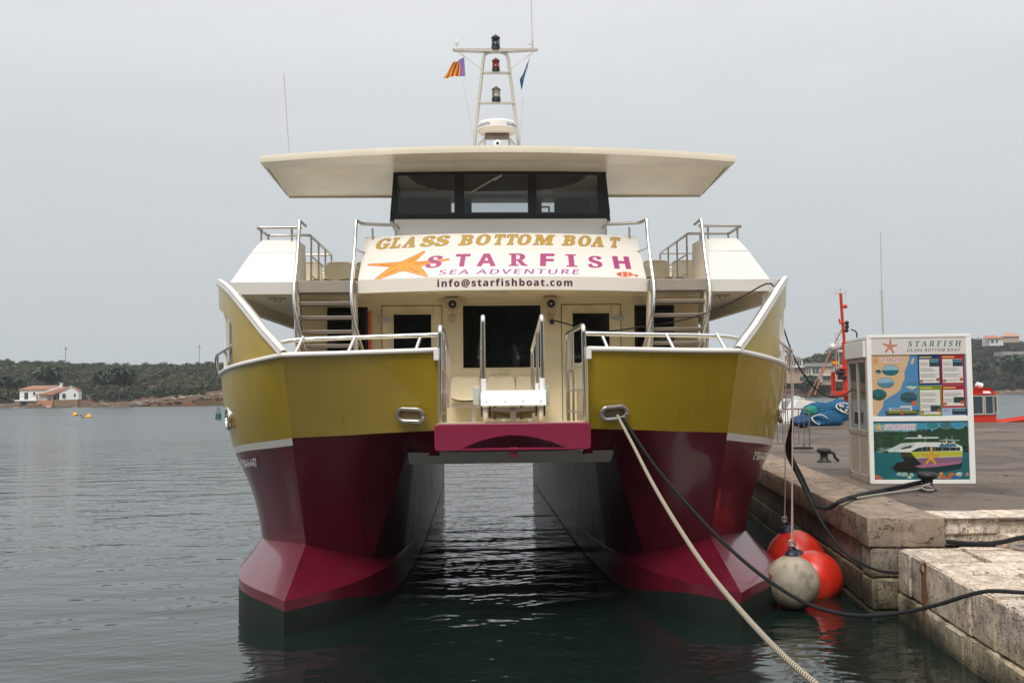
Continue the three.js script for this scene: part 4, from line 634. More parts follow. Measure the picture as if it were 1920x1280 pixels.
{ const z = -5.2, k = 16.6 / F, X = (px, py) => (px - .0106 * (py - 734) - 884) * k - .46, Y = (px, py) => EYE + (734 - .0106 * (px - 960) - py) * k, P = (px, py, o = 0) => [X(px, py), Y(px, py), z + o];
  flag('striped_flag', 'frayed red and yellow striped flag with purple hoist left of the mast', bal, [P(866, 98), P(869, 134), P(827, 139, .05), P(845, 112, .08)], .03);
  flag('blue_flag', 'limp blue flag with yellow stars hanging right of the mast', eur, [P(992, 97), P(986, 118), P(976, 160, .04), P(972, 145, .1)], .03); }

// gangway lying on the bow platform
{ const g = new THREE.Group(); g.name = numbered('gangway'); tag(g, 'white wheeled boarding gangway with steel handrails standing on the bow platform', 'gangway'); g.position.copy(B2W(0, 2.352, .1)); g.rotation.y = YAW; scene.add(g);
  part('deck_board', [box(-.355, .345, .285, .36, -2.2, .08, .01)], M.whitePlastic, g);
  part('front_flap', [prism([[-.34, .365, -.1], [-.37, .335, .14], [-.37, .20, .2], [-.36, .19, .2], [-.36, .19, .08]].map(([x, y, z]) => [x, y, z]), [.73, 0, 0])], M.whitePlastic, g);
  for (const x of [-.31, -.1, .1, .3]) part('bolt', [new THREE.CylinderGeometry(.01, .01, .01, 10).rotateX(Math.PI / 2 - .4).translate(x, .25, .19)], M.steelDull, g);
  for (const x of [-.455, .36]) part('side_cheek', [box(x, x + .075, .19, .41, -.6, -.3, .012)], M.greyGreen, g);
  part('undercarriage', [box(-.36, .35, .13, .17, -.06, .06, .006), box(-.28, .27, .02, .13, -1.2, -.9, .01), box(-.04, .03, .02, .18, .0, .06, .006)], M.steelDull, g);
  { const bm = std(lin(.35, .22, .08), .5); part('brace', [bent([[-.3, .14, -.1], [0, .06, -.3], [.3, .14, -.1]], .02)], bm, g); for (const x of [-.2, .12]) part('support_leg', [tube([[x, .02, -.5], [x, .2, -.5]], .02)], bm, g); }
  for (const x of [-.315, .305]) { const w = sub('wheel', g); part('tyre', [new THREE.TorusGeometry(.06, .027, 10, 22).rotateY(Math.PI / 2).translate(x, .085, .06)], M.creamPale, w); part('rim', [new THREE.CylinderGeometry(.045, .045, .035, 16).rotateZ(Math.PI / 2).translate(x, .085, .06)], M.creamPale, w); part('fork', [box(x - .055, x - .04, .07, .2, .0, .08, .004), box(x + .04, x + .055, .07, .2, .0, .08, .004)], M.dark, w); }
  for (const s of [-1, 1]) { const h = sub('handrail', g), x = s < 0 ? -.335 : .345; part('tube', [bent([[x, .3, -.12], [x, 1.23, -.12], [x, .93, -2.0], [x, .3, -2.0]], .026, .09, 10)], M.steel, h); part('post', [tube([[x, .3, -1.0], [x, 1.08, -1.0]], .02)], M.steel, h); part('socket', [tube([[x, .3, -.12], [x, .5, -.12]], .034), tube([[x, .3, -1.0], [x, .45, -1.0]], .028)], M.whitePlastic, h); }
}
// ------------------------------------------------------------------ quay
const QY = EYE - 1.56, QD = V(.087, 0, -.9962), QN = V(.9962, 0, .087), QA = V(4.26, 0, -12); // edge corner, along, inland
const qp = (s, n, y) => QA.clone().addScaledVector(QD, s).addScaledVector(QN, n).setY(y);
const stoneTex = dataTex(1024, (u, v) => { const a = fbm(u * 8, v * 8, 6, 8, 50), b = fbm(u * 64, v * 64, 3, 64, 60), c = fbm(u * 24, v * 8, 4, 0, 64); let t = 0.62 + 0.34 * a; const pit = smooth(0.64, 0.74, b) * smooth(.4, .62, fbm(u * 5, v * 5, 3, 5, 77)); t *= 1 - .3 * pit; t *= 1 - .2 * smooth(.55, .75, c); t *= 1 - .5 * smooth(.012, .002, Math.abs(fbm(u * 2.5, v * 6, 5, 0, 91) - .5)); return [t, t * .95, t * .89]; }, true);
const stoneBump = dataTex(512, (u, v) => { const a = fbm(u * 10, v * 10, 6, 10, 51), b = fbm(u * 40, v * 40, 3, 40, 60); return clamp(.3 + .6 * a - .4 * smooth(0.62, 0.76, fbm(u * 64, v * 64, 3, 64, 60))); });
const stone = std(lin(.90, .84, .785), .92, { map: rep(stoneTex, .9), bumpMap: rep(stoneBump, .9), bumpScale: .02, vertexColors: true });
const kerbMat = std(lin(.49, .405, .34), .85, { map: rep(stoneTex, .6), bumpMap: rep(stoneBump, 1.4), bumpScale: .008, vertexColors: true });
function block(o, ex, ey, ez, seed, rough = .012, algaeY = .32, tone = 1, seg = null) { // a hewn block: corner o, three edge vectors
  const L = [ex, ey, ez].map((e) => e.length()), n = seg || L.map((l) => Math.max(3, Math.min(10, 2 + Math.round(l / .12)))), g0 = new THREE.BoxGeometry(1, 1, 1, ...n), R = rng(seed), tj = tone * (.86 + .24 * R()), warm = (R() - .5) * .06;
  let g = mergeVertices((() => { g0.deleteAttribute('uv'); g0.deleteAttribute('normal'); return g0; })());
  const p = g.attributes.position, ce = o.clone().addScaledVector(ex, .5).addScaledVector(ey, .5).addScaledVector(ez, .5), un = [ex, ey, ez].map((e) => e.clone().normalize());
  for (let i = 0; i < p.count; i++) {
    const a = [p.getX(i), p.getY(i), p.getZ(i)].map((c, k) => { const m = n[k], q = Math.round((c + .5) * m), e = Math.min(.3, .02 / L[k]); return m < 3 ? c : q === 0 ? -.5 : q === m ? .5 : lerp(-.5 + e, .5 - e, (q - 1) / (m - 2)); }), w = ce.clone().addScaledVector(ex, a[0]).addScaledVector(ey, a[1]).addScaledVector(ez, a[2]); const edges = a.filter((c) => Math.abs(c) > .499).length;
    const jit = rough * (edges > 1 ? 1.3 : 1), sx = noise3(w, 3.1, seed % 97) * jit + noise3(w, 9, seed % 89) * jit * .6;
    a.forEach((c, k) => { if (Math.abs(c) > .499) { w.addScaledVector(un[k], Math.sign(c) * (sx - (edges > 1 ? Math.min(.014, rough) : 0))); } });
    p.setXYZ(i, w.x, w.y, w.z);
  }
  g = toCreasedNormals(g, .6); g = planarUV(g, 1, R() * 7, R() * 7);
  const q = g.attributes.position, col = new Float32Array(q.count * 3);
  for (let i = 0; i < q.count; i++) { const w = V().fromBufferAttribute(q, i), al = smooth(algaeY + .1, algaeY - .28, w.y + .22 * noise3(w, 2.3, 12)), t = tj; const gm = smooth(algaeY + .16, algaeY - .05, w.y + .2 * noise3(w, 1.7, 14)) * .5; let c = [t * (1 + warm), t, t * (1 - warm)]; const green = [.40, .38, .2], wet = [.085, .085, .055]; c = c.map((v, k) => lerp(lerp(v, v * green[k] * 1.6, gm), wet[k], al)); col.set(c, i * 3); }
  g.setAttribute('color', new THREE.BufferAttribute(col, 3)); return g;
}
// pavement
(() => {
  const tex = dataTex(1024, (u, v) => { const a = fbm(u * 6, v * 6, 6, 6, 81), b = fbm(u * 200, v * 200, 2, 200, 82), c = fbm(u * 9 + .3, v * 5, 4, 0, 83), cr = Math.abs(fbm(u * 4, v * 5, 4, 0, 87) - .5), p = smooth(.56, .6, fbm(u * 3, v * 4, 3, 0, 88)); let t = .62 + .3 * a + .16 * (b - .5) - .16 * smooth(.52, .7, c); t *= 1 - .4 * smooth(.006, .001, cr); t *= 1 - .12 * p; return [t, t * .96, t * .915]; }, true), pm = std(lin(.235, .2, .178), .93, { map: rep(tex, .105), bumpMap: rep(tex, .105), bumpScale: .03 });
  const a = qp(0, .86, QY), b = qp(33, .86, QY), pts = [[a.x, a.z], [b.x, b.z], [b.x + 40, b.z + 2], [60, -12], [60, -11.4], [a.x, -11.9]];
  const g = poly(pts.map(([x, z]) => [x, QY - .004, z])); struct('quay_pavement', planarUV(g), pm);
  struct('quay_fill', [box(60, 61, -1, QY - .05, -45, -12, 0), prism([[b.x - .8, -1, b.z], [b.x - .8, QY - .01, b.z], [b.x + 40, QY - .01, b.z + 2], [b.x + 40, -1, b.z + 2]], [0, 0, .3])], kerbMat.clone());
  scene.getObjectByName('quay_fill').material.vertexColors = false;
})();
const kerb = thing('quay_kerb', 'pinkish stone kerb along the upper quay edge beside the boat', 'kerb');
(() => {
  const stops = [0, 2.75, 5.3, 7.7, 10.2, 12.8, 15.4, 18.2, 21, 24, 27.2, 30.4, 33.4];
  for (let i = 0; i + 1 < stops.length; i++) part('kerb_stone', block(qp(stops[i] + .008, -.03, QY - .34), QD.clone().multiplyScalar(stops[i + 1] - stops[i] - .016), V(0, .345, 0), QN.clone().multiplyScalar(.9), 300 + i, .006, -.5, 1, [12, 5, 6]), kerbMat, kerb);
  // transverse end facing the viewer
  part('kerb_stone', block(V(5.15, QY - .335, -12.0), V(.62, 0, 0), V(0, .33, 0), V(0, 0, -.55), 331, .012, -.5, 1.08, [6, 4, 4]), stone, kerb);
  part('kerb_stone', block(V(5.77, QY - .335, -11.98), V(1.6, 0, 0), V(0, .30, 0), V(0, 0, -.55), 332, .012, -.5, 1.12, [8, 4, 4]), stone, kerb); part('kerb_stone', block(V(7.38, QY - .335, -11.95), V(1.6, 0, 0), V(0, .30, 0), V(0, 0, -.55), 333, .012, -.5, 1.12, [8, 4, 4]), stone, kerb); part('step_stone', block(V(5.72, .79, -11.97), V(1.5, 0, 0), V(0, .17, 0), V(.15, 0, .5), 335, .012, -.5, 1.2, [8, 4, 5]), stone, kerb);
  let x = 5.15; for (const [w, zf, h] of [[.66, -12.46, .03], [1.3, -12.5, .03], [1.2, -12.45, .03], [1.5, -12.5, .03]]) { part('kerb_slab', block(V(x, QY - .2, zf + .5), V(w - .012, 0, 0), V(0, .2 + h * .4, 0), V(0, 0, -.62), 340 + Math.round(x * 10), .01, -.5, 1.25, [6, 3, 4]), stone, kerb); x += w; }
})();
const wall = thing('quay_wall', 'dark damp stone wall under the quay kerb beside the fenders', 'wall');
(() => {
  const R = rng(5); let y = QY - .35;
  for (let row = 0; row < 4; row++) { const h = [.36, .38, .4, .5][row]; let s = row % 2 ? 0 : 0; while (s < 33) { const l = .55 + R() * .6 + (s > 14 ? .8 : 0), n = row * -.02 + .03; part('stone', block(qp(s + .008, n, y - h + .01), QD.clone().multiplyScalar(l - .016), V(0, h - .016, 0), QN.clone().multiplyScalar(.4), 400 + Math.round(s * 31) + row * 999, .012, .42, .42, s > 9 ? [3, 3, 3] : [6, 5, 3]), stone, wall); s += l; } y -= h; }
  y = QY - .35; for (let row = 0; row < 4; row++) { const h = [.36, .38, .4, .5][row]; let x = 4.27; while (x < 5.4) { const l = .5 + R() * .35; part('stone', block(V(x, y - h + .01, -12.0 + .015 * row), V(l - .012, 0, 0), V(0, h - .016, 0), V(0, 0, -.35), 800 + Math.round(x * 17) + row * 77, .014, .40, .62, [5, 4, 3]), stone, wall); x += l; } y -= h; }
  part('wall_core', [prism([qp(.4, .3, -1).toArray(), qp(.4, .3, QY - .36).toArray(), qp(33, .3, QY - .36).toArray(), qp(33, .3, -1).toArray()], [1.2, 0, 0]), box(4.5, 20, -1, QY - .4, -12.9, -12.3, 0)], M.rust.clone(), wall); wall.children[wall.children.length - 1].material.color.setRGB(.05, .04, .03);
})();
// lower platform of pale limestone in the right foreground
const plat = thing('stone_landing', 'lower landing of pale pitted limestone blocks in the right foreground', 'landing');
(() => {
  const PY = .80, PA = V(4.54, 0, -11.86), PD = V(-.0705, 0, .9975), PN = V(.9975, 0, .0705), pp = (s, n, y) => PA.clone().addScaledVector(PD, s).addScaledVector(PN, n).setY(y), R = rng(77);
  let y = PY;
  [[.5, 0, [.42, .5, .62, .66, .58, .72, .5, .66, .6, .7, .7]], [.42, -.035, [.6, .5, .95, .8, 1.05, .7, .9, .9, .8]], [.45, -.02, [.5, .8, .7, .9, .7, .8, .7, .9, .9]]].forEach(([h, n, ls], row) => { let s = 0; ls.forEach((l, i) => { const hh = h * (.99 + .02 * R()); part('stone', block(pp(s + .008, n + (R() - .5) * .03, y - h + .008), PD.clone().multiplyScalar(l - .016), V(0, hh - .016 + (row ? .0 : (R() - .5) * .012), 0), PN.clone().multiplyScalar(row ? .6 : .62 + R() * .2), 900 + row * 50 + i, .016, .34, 1.15 + (R() - .5) * .14), stone, plat); s += l; }); y -= h; });
  // end face towards the quay
  y = PY; [.5, .42, .45].forEach((h, row) => { part('end_stone', block(pp(.0, .05 + row * .01, y - h + .008), PD.clone().multiplyScalar(-.08), V(0, h - .014, 0), PN.clone().multiplyScalar(.8), 980 + row, .012, .22, 1.05), stone, plat); y -= h; });
  for (let row = 0; row < 6; row++) { let s = -.1 - R() * .3; const n0 = .72 + row * .72; while (s < 7) { const l = .8 + R() * .7; part('slab', block(pp(s, n0, PY - .3), PD.clone().multiplyScalar(l - .012), V(0, .295 + R() * .012, 0), PN.clone().multiplyScalar(.71), 1000 + row * 31 + Math.round(s * 10), .011, -.5, 1.12 + R() * .16, [7, 2, 6]), stone, plat); s += l; } }
  part('core', [prism([pp(-.05, .3, -.9).toArray(), pp(-.05, .3, PY - .28).toArray(), pp(7, .3, PY - .28).toArray(), pp(7, .3, -.9).toArray()], [5, 0, 0])], M.dark, plat);
  // mooring ring with its rusty bracket
  const o = pp(.95, -.035, 0), rg = thing('mooring_ring', 'rusty iron ring and hanging bar fixed to the limestone landing', 'mooring ring', [o.x, .72, o.z], .07);
  part('ring', [new THREE.TorusGeometry(.05, .014, 8, 20).rotateY(.6).translate(0, .02, .0)], M.rust, rg); part('bar', [box(-.02, .02, -.55, -.02, -.02, .02, .008)], M.rust, rg);
})();
struct('near_quay', [box(-110, 110, -1, 1.1, -4.2, 9, .03)], kerbMat.clone()); scene.getObjectByName('near_quay').material.vertexColors = false;

// unseen wooded bank behind the viewpoint; darkens the boat's glass and forward faces
(() => {
  const yb = (x, z) => 1.0 + 13 * smooth(9, 40, z) * (0.85 + 0.3 * fbm(x * .03, z * .03, 3, 0, 44));
  struct('unseen_bank', grid((u, v) => { const x = lerp(-110, 110, u), z = lerp(8, 75, v); return V(x, yb(x, z) - .02, z); }, 60, 20), std(lin(.12, .1, .075), .95));
  const R = rng(55), n = 1200, im = new THREE.InstancedMesh(crownGeo(106, 300, 0.85, 0.13), leafMat, n), m = new THREE.Matrix4(), q = new THREE.Quaternion(), c = new THREE.Color();
  for (let i = 0; i < n; i++) { const x = lerp(-105, 105, R()), z = lerp(13, 60, R()), k = 1.6 + R() * 2; m.compose(V(x, yb(x, z) + k * .4, z), q.setFromAxisAngle(V(0, 1, 0), R() * 6), V(k * 1.2, k, k * 1.2)); im.setMatrixAt(i, m); im.setColorAt(i, c.setRGB(.04 + R() * .03, .06 + R() * .03, .04)); }
  im.name = 'unseen_bank_trees'; im.userData.kind = 'stuff'; tag(im, 'unseen dark trees behind the viewpoint that darken the boat glass', 'wood'); scene.add(im);
})();
// ------------------------------------------------------------------ kiosk
{ const fl = at(1632, 906.5, 16.3), k = thing('ticket_kiosk', 'white ticket kiosk covered with boat trip posters on the quay', 'kiosk', [fl.x, QY, fl.z], -.09);
  const Wd = 1.655, Ht = 2.42, D = 1.35;
  part('front_frame', [box(0, .073, 0, Ht, -.05, .03, .008), box(Wd - .09, Wd, 0, Ht, -.05, .03, .008), box(.073, Wd - .09, 0, .065, -.05, .028, .006), box(.073, Wd - .09, 1.01, 1.09, -.05, .028, .006), box(.073, Wd - .09, 2.09, Ht - .05, -.05, .02, .006), box(.02, Wd - .02, Ht - .05, Ht, -.05, .034, .006)], M.whitePlastic, k);
  part('back_wall', [box(.02, Wd - .02, 0, Ht - .03, -D, -D + .05, .006), box(Wd - .06, Wd - .01, 0, Ht - .03, -D + .05, -.05, .004)], M.whitePlastic, k);
  part('roof', [box(-.01, Wd, Ht - .06, Ht - .01, -D, -.05, .008)], M.whitePlastic, k);
  const doorMat = std(lin(.46, .42, .38), .5), d = sub('door', k);
  part('frame', [box(.0, .05, 0, 2.06, -.12, -.05, .006), box(0, .05, 0, 2.06, -D + .05, -D + .14, .006), box(0, .05, 0, 2.06, -.70, -.62, .006), box(.0, .05, 1.98, 2.1, -D + .05, -.05, .006), box(.0, .05, 0, .12, -D + .05, -.05, .006), box(.0, .045, .78, .86, -D + .05, -.05, .006), box(.01, .04, .12, .78, -D + .14, -.12, .004)], doorMat, d);
  for (const [a, b] of [[-D + .14, -.70], [-.62, -.12]]) part('pane', [box(.02, .028, .86, 1.98, a, b, 0)], phys(lin(.8, .84, .84), .03, { transmission: 1, thickness: 0 }), d);
  part('handle', [box(-.05, .0, .95, 1.15, -.68, -.65, .006)], M.dark, d);
  part('shutter_box', [box(-.04, .02, 2.06, 2.34, -D + .05, -.06, .01)], M.white, k);
  part('hook', [bent([[.03, 2.4, -.7], [.03, 2.52, -.7], [-.06, 2.56, -.7]], .012, .04)], M.dark, k);
  const head = canvas(1024, 180, (x, w, h) => { x.fillStyle = '#d9d6d3'; x.fillRect(0, 0, w, h); starfish(x, 200, 92, 84, '#cf8672', '#a85a49', .12); const L = (str, px, py, sz, gapx, col, sk) => { x.save(); x.translate(px, py); x.transform(1, 0, sk, 1, 0, 0); x.font = `bold ${sz}px serif`; x.fillStyle = col; let p = 0; for (const c of str) { x.fillText(c, p, 0); p += x.measureText(c).width + gapx; } x.restore(); }; L('STARFISH', 395, 96, 84, 22, '#1d6b6f', -.2); L('GLASS BOTTOM BOAT', 385, 150, 44, 5.5, '#3c4a55', -.2); });
  const up = canvas(1024, 700, (x, w, h) => {
    x.fillStyle = '#4d88b8'; x.fillRect(0, 0, w, h); const R = rng(3);
    x.fillStyle = '#d3b08a'; x.beginPath(); x.moveTo(0, 0); x.lineTo(420, 0); for (const [a, b] of [[400, 60], [380, 140], [350, 200], [360, 260], [320, 330], [300, 400], [250, 440], [200, 470], [120, 520], [100, 600], [60, 660], [40, 700]]) x.lineTo(a + R() * 14, b); x.lineTo(0, 700); x.fill();
    for (let i = 0; i < 60; i++) { x.fillStyle = `rgba(${120 + R() * 80},${100 + R() * 60},70,.35)`; x.fillRect(R() * 330, R() * 600, 20 + R() * 40, 3); }
    x.fillStyle = '#d8b48e'; x.beginPath(); x.ellipse(450, 70, 14, 40, .3, 0, 7); x.fill();
    starfish(x, 45, 62, 44, '#d79a45', '#a4632a'); x.save(); x.transform(1, 0, -.15, 1, 0, 0); x.font = 'bold 58px serif'; x.strokeStyle = '#efe6e4'; x.lineWidth = 9; x.strokeText('STARFISH', 95, 72, 262); x.fillStyle = '#8d3a5e'; x.fillText('STARFISH', 95, 72, 262); x.restore();
    const photo = (cx, cy, rx, ry, a, b) => { x.save(); x.beginPath(); x.ellipse(cx, cy, rx, ry, 0, 0, 7); x.clip(); x.fillStyle = a; x.fillRect(cx - rx, cy - ry, rx * 2, ry); x.fillStyle = b; x.fillRect(cx - rx, cy, rx * 2, ry); for (let i = 0; i < 26; i++) { x.fillStyle = `rgba(${R() * 90},${60 + R() * 110},${80 + R() * 110},.5)`; x.fillRect(cx - rx + R() * rx * 2, cy - ry * .2 + R() * ry, 8 + R() * 40, 4 + R() * 9); } x.restore(); x.strokeStyle = '#5a5a4c'; x.lineWidth = 4; x.beginPath(); x.ellipse(cx, cy, rx, ry, 0, 0, 7); x.stroke(); };
    photo(205, 172, 92, 62, '#8fb8c4', '#15646e'); photo(150, 316, 92, 60, '#8db3cc', '#5b86a0'); photo(70, 452, 86, 64, '#1f6670', '#20483c'); photo(432, 358, 66, 42, '#2b8aa0', '#d7dcd6'); photo(396, 486, 92, 62, '#355a5e', '#27464c'); photo(72, 190, 30, 22, '#222', '#ddd');
    x.fillStyle = '#c9602f'; x.beginPath(); x.ellipse(455, 552, 36, 24, 0, 0, 7); x.fill();
    // little boat
    x.fillStyle = '#3c3f36'; x.beginPath(); x.moveTo(130, 640); x.lineTo(505, 630); x.lineTo(480, 690); x.lineTo(150, 695); x.fill(); x.fillStyle = '#8a9a2f'; x.fillRect(160, 644, 320, 16); x.fillStyle = '#c9d2d0'; x.fillRect(180, 606, 250, 30); x.fillRect(300, 580, 130, 18); x.fillStyle = '#20303a'; x.fillRect(200, 614, 210, 12);
    starfish(x, 318, 660, 34, '#c8702c', '#8c3b1a');
    // four text panels
    const panel = (x0, y0, x1, y1, c, photoAt) => { x.fillStyle = c; x.fillRect(x0, y0, x1 - x0, y1 - y0); x.fillStyle = '#d8cf6a'; x.fillRect(x0 + 18, y0 + 22, (x1 - x0) * .52, 12); x.fillStyle = '#dcdad6'; x.fillRect(x0 + 16, y0 + 52, x1 - x0 - 36, y1 - y0 - 74); x.fillStyle = '#77757a'; for (let yy = y0 + 66; yy < y1 - 40; yy += 11) if ((yy - y0) % 66 > 12) x.fillRect(x0 + 26, yy, (x1 - x0 - 60) * (.7 + R() * .3) * (photoAt === 0 && yy < y0 + 130 ? .5 : 1), 4); x.fillStyle = '#2b3f45'; if (photoAt === 0) x.fillRect(x0 + (x1 - x0) * .5, y0 + 56, (x1 - x0) * .42, 80); else x.fillRect(x0 + (x1 - x0) * .5, y1 - 120, (x1 - x0) * .44, 66); x.fillStyle = '#4e7f95'; if (photoAt === 0) x.fillRect(x0 + (x1 - x0) * .52, y0 + 62, (x1 - x0) * .38, 28); x.fillStyle = '#a8623a'; x.beginPath(); x.arc(x0 + 34, y1 - 44, 17, 0, 7); x.arc(x1 - 38, y1 - 60, 20, 0, 7); x.fill(); };
    panel(505, 0, 755, 345, '#1d2f63', 0); panel(755, 0, 1010, 345, '#a52028', 0); panel(505, 350, 755, 700, '#77892c', 1); panel(755, 350, 1010, 606, '#a52028', 2);
    x.fillStyle = '#9fb4cf'; x.fillRect(755, 606, 255, 94); x.fillStyle = '#22323a'; x.fillRect(860, 620, 150, 66); x.fillStyle = '#5b7a86'; x.fillRect(866, 626, 140, 22); x.fillStyle = '#93566b'; x.fillRect(766, 622, 64, 5); x.fillRect(766, 640, 54, 5); x.fillStyle = '#24386a'; x.fillRect(1010, 600, 14, 100); x.fillStyle = '#a52028'; x.fillRect(1000, 0, 10, 600);
  });
  const lo = canvas(1024, 660, (x, w, h) => {
    const R = rng(8); x.fillStyle = '#3f8fb0'; x.fillRect(0, 0, w, 130); x.fillStyle = '#1f3a2c'; x.fillRect(0, 118, w, 180); for (let i = 0; i < 260; i++) { x.fillStyle = `rgb(${20 + R() * 30},${48 + R() * 42},${34 + R() * 24})`; x.beginPath(); x.arc(R() * w, 110 + R() * 180 + (R() < .3 ? -12 : 0), 10 + R() * 20, 0, 7); x.fill(); }
    x.beginPath(); x.fillStyle = '#22442f'; x.ellipse(880, 130, 220, 90, 0, 0, 7); x.fill(); for (let i = 0; i < 40; i++) { x.fillStyle = `rgba(150,170,150,${R() * .2})`; x.fillRect(R() * 300, 280 + R() * 70, 60, 5); }
    x.fillStyle = '#1d646c'; x.fillRect(0, 350, w, 310); for (let i = 0; i < 200; i++) { x.fillStyle = `rgba(${20 + R() * 60},${90 + R() * 70},${100 + R() * 60},.35)`; x.fillRect(R() * w, 300 + R() * 300, 30 + R() * 90, 3 + R() * 4); }
    x.fillStyle = '#8fb9c4'; x.globalAlpha = .6; x.fillRect(0, 28, 470, 88); x.globalAlpha = 1; starfish(x, 62, 66, 54, '#e0b660', '#b0803a'); x.save(); x.transform(1, 0, -.15, 1, 0, 0); x.font = 'bold 78px serif'; x.strokeStyle = '#efe9ea'; x.lineWidth = 10; x.strokeText('STARFISH', 130, 90, 340); x.fillStyle = '#bf8aa2'; x.fillText('STARFISH', 130, 90, 340); x.restore();
    for (const [cx, c] of [[640, '#2e7f86'], [790, '#3c6f7a'], [920, '#3a93b4']]) { x.fillStyle = c; x.beginPath(); x.ellipse(cx, 48, 68, 40, 0, 0, 7); x.fill(); x.strokeStyle = '#9cc0b8'; x.lineWidth = 3; x.stroke(); }
    // boat picture
    const pth = (c, pts) => { x.fillStyle = c; x.beginPath(); pts.forEach(([a, b], i) => i ? x.lineTo(a, b) : x.moveTo(a, b)); x.fill(); };
    pth('#0f3438', [[170, 520], [960, 470], [930, 540], [600, 600], [240, 580]]);
    pth('#c3cfcd', [[330, 196], [360, 182], [700, 176], [712, 188], [690, 196]]); pth('#c3cfcd', [[478, 160], [505, 150], [524, 160], [520, 180], [484, 180]]); pth('#aab7b4', [[690, 218], [780, 205], [930, 214], [930, 222]]);
    pth('#d5dedb', [[150, 338], [215, 290], [300, 248], [480, 236], [700, 238], [870, 250], [955, 285], [962, 340], [420, 356]]); pth('#b8c6c4', [[215, 292], [300, 252], [460, 244], [420, 300], [180, 338]]);
    pth('#22302f', [[300, 300], [420, 270], [400, 300], [290, 318]]); pth('#26302f', [[396, 348], [470, 304], [560, 288], [930, 296], [934, 334], [520, 342]]); x.fillStyle = '#8fa3a2'; for (const q of [520, 575, 660, 740, 820, 890]) x.fillRect(q, 290, 5, 46);
    pth('#2f6d94', [[705, 262], [880, 256], [900, 288], [720, 292]]); x.strokeStyle = '#dfe6e4'; x.lineWidth = 3; for (const q of [160, 200, 240, 290]) { x.beginPath(); x.moveTo(q, 340); x.lineTo(q + 14, 300 - (q - 160) * .2); x.stroke(); } x.beginPath(); x.moveTo(160, 318); x.lineTo(310, 270); x.stroke(); for (const q of [560, 790, 850]) { x.beginPath(); x.moveTo(q, 240); x.lineTo(q, 120 + R() * 60); x.stroke(); }
    for (let i = 0; i < 26; i++) { x.fillStyle = ['#3b3f3c', '#c9b79e', '#6d2f35', '#e4e8e6'][i % 4]; x.beginPath(); x.arc(720 + R() * 180, 236 + R() * 22, 6 + R() * 5, 0, 7); x.fill(); }
    pth('#3e3a1e', [[280, 348], [398, 350], [448, 414], [390, 404], [300, 400]]); pth('#191b18', [[300, 396], [440, 412], [520, 492], [450, 546], [330, 540], [200, 528], [240, 470], [330, 450]]); pth('#0e1413', [[200, 520], [430, 540], [500, 560], [300, 576]]);
    pth('#b3b83c', [[396, 350], [520, 344], [962, 340], [952, 398], [700, 406], [450, 414]]); pth('#7f627b', [[446, 414], [700, 407], [955, 399], [942, 462], [700, 482], [520, 494]]); pth('#a5688a', [[436, 512], [520, 486], [700, 474], [945, 452], [930, 480], [700, 512], [520, 528]]); pth('#d7dad0', [[450, 412], [955, 397], [955, 402], [452, 418]]);
    starfish(x, 618, 410, 112, '#d8a13c', '#a86f22', .08, [1.1, .9, .9, .9, .9]); for (let i = 0; i < 30; i++) { const cx = 20 + R() * 990, cy = 590 + R() * 55; x.fillStyle = ['#c7cfc4', '#c98b3e', '#2b6f62', '#2c5f96', '#b8643f', '#8fb0a0'][i % 6]; x.beginPath(); x.ellipse(cx, cy, 18 + R() * 34, 9 + R() * 16, R() - .5, 0, 7); x.fill(); }
  });
  const pm = (t) => phys(lin(.9, .9, .9), .35, { map: t, clearcoat: .3, clearcoatRoughness: .3 });
  const plane = (x0, x1, y0, y1, z) => new THREE.PlaneGeometry(x1 - x0, y1 - y0).translate((x0 + x1) / 2, (y0 + y1) / 2, z);
  part('header_sign', plane(.085, Wd - .10, 2.095, Ht - .055, .0225), pm(head), k);
  part('upper_poster', [plane(.074, Wd - .091, 1.092, 2.088, .006)], pm(up), k); part('lower_poster', [plane(.074, Wd - .091, .067, 1.008, .006)], pm(lo), k);
  part('poster_board', [box(.074, Wd - .091, .067, 2.088, -.04, .003, 0)], M.whitePlastic, k);
}
// ------------------------------------------------------------------ quay furniture
(() => {
  // barrier
  const p = at(1519, 838, 26), t = thing('crowd_barrier', 'grey steel crowd barrier standing on the quay beside the right hull', 'barrier', [p.x, QY, p.z], .03), m = std(lin(.22, .18, .15), .55, { metalness: .4 });
  part('frame', [bent([[-1.4, .06, 0], [-1.4, 1.03, 0], [0, 1.03, 0], [0, .06, 0]], .02, .1)], m, t); part('bottom_rail', [tube([[-1.4, .14, 0], [0, .14, 0]], .014)], m, t);
  for (let i = 1; i < 10; i++) part('bar', [tube([[-i * .14, .14, 0], [-i * .14, 1.03, 0]], .012, false, 0, 6)], m, t);
  for (const x of [-1.25, -.15]) part('foot', [box(x - .03, x + .03, 0, .03, -.28, .28, .01), tube([[x, .03, 0], [x, .15, 0]], .015)], M.dark, t);
  part('base_plate', [box(-.5, .02, .0, .05, -.2, .2, .01)], M.dark, t);
})();
function bollard(px, py, d, s, label) { const p = at(px, py, d), t = thing('bollard', label, 'bollard', [p.x, QY, p.z], 0, 'iron bollards on the quay');
  part('post', [new THREE.LatheGeometry([[.17, 0], [.17, .03], [.11, .06], [.09, .14], [.1, .2], [.13, .24]].map((a) => new THREE.Vector2(a[0] * s, a[1] * s)), 18)], M.iron, t);
  part('head', [new THREE.LatheGeometry([[.12, .22], [.17, .25], [.18, .3], [.14, .345], [0, .36]].map((a) => new THREE.Vector2(a[0] * s, a[1] * s)), 18)], M.iron, t); return t; }
bollard(1546, 864, 21.2, .85, 'small rusty black bollard on the quay near the barrier, no rope on it');
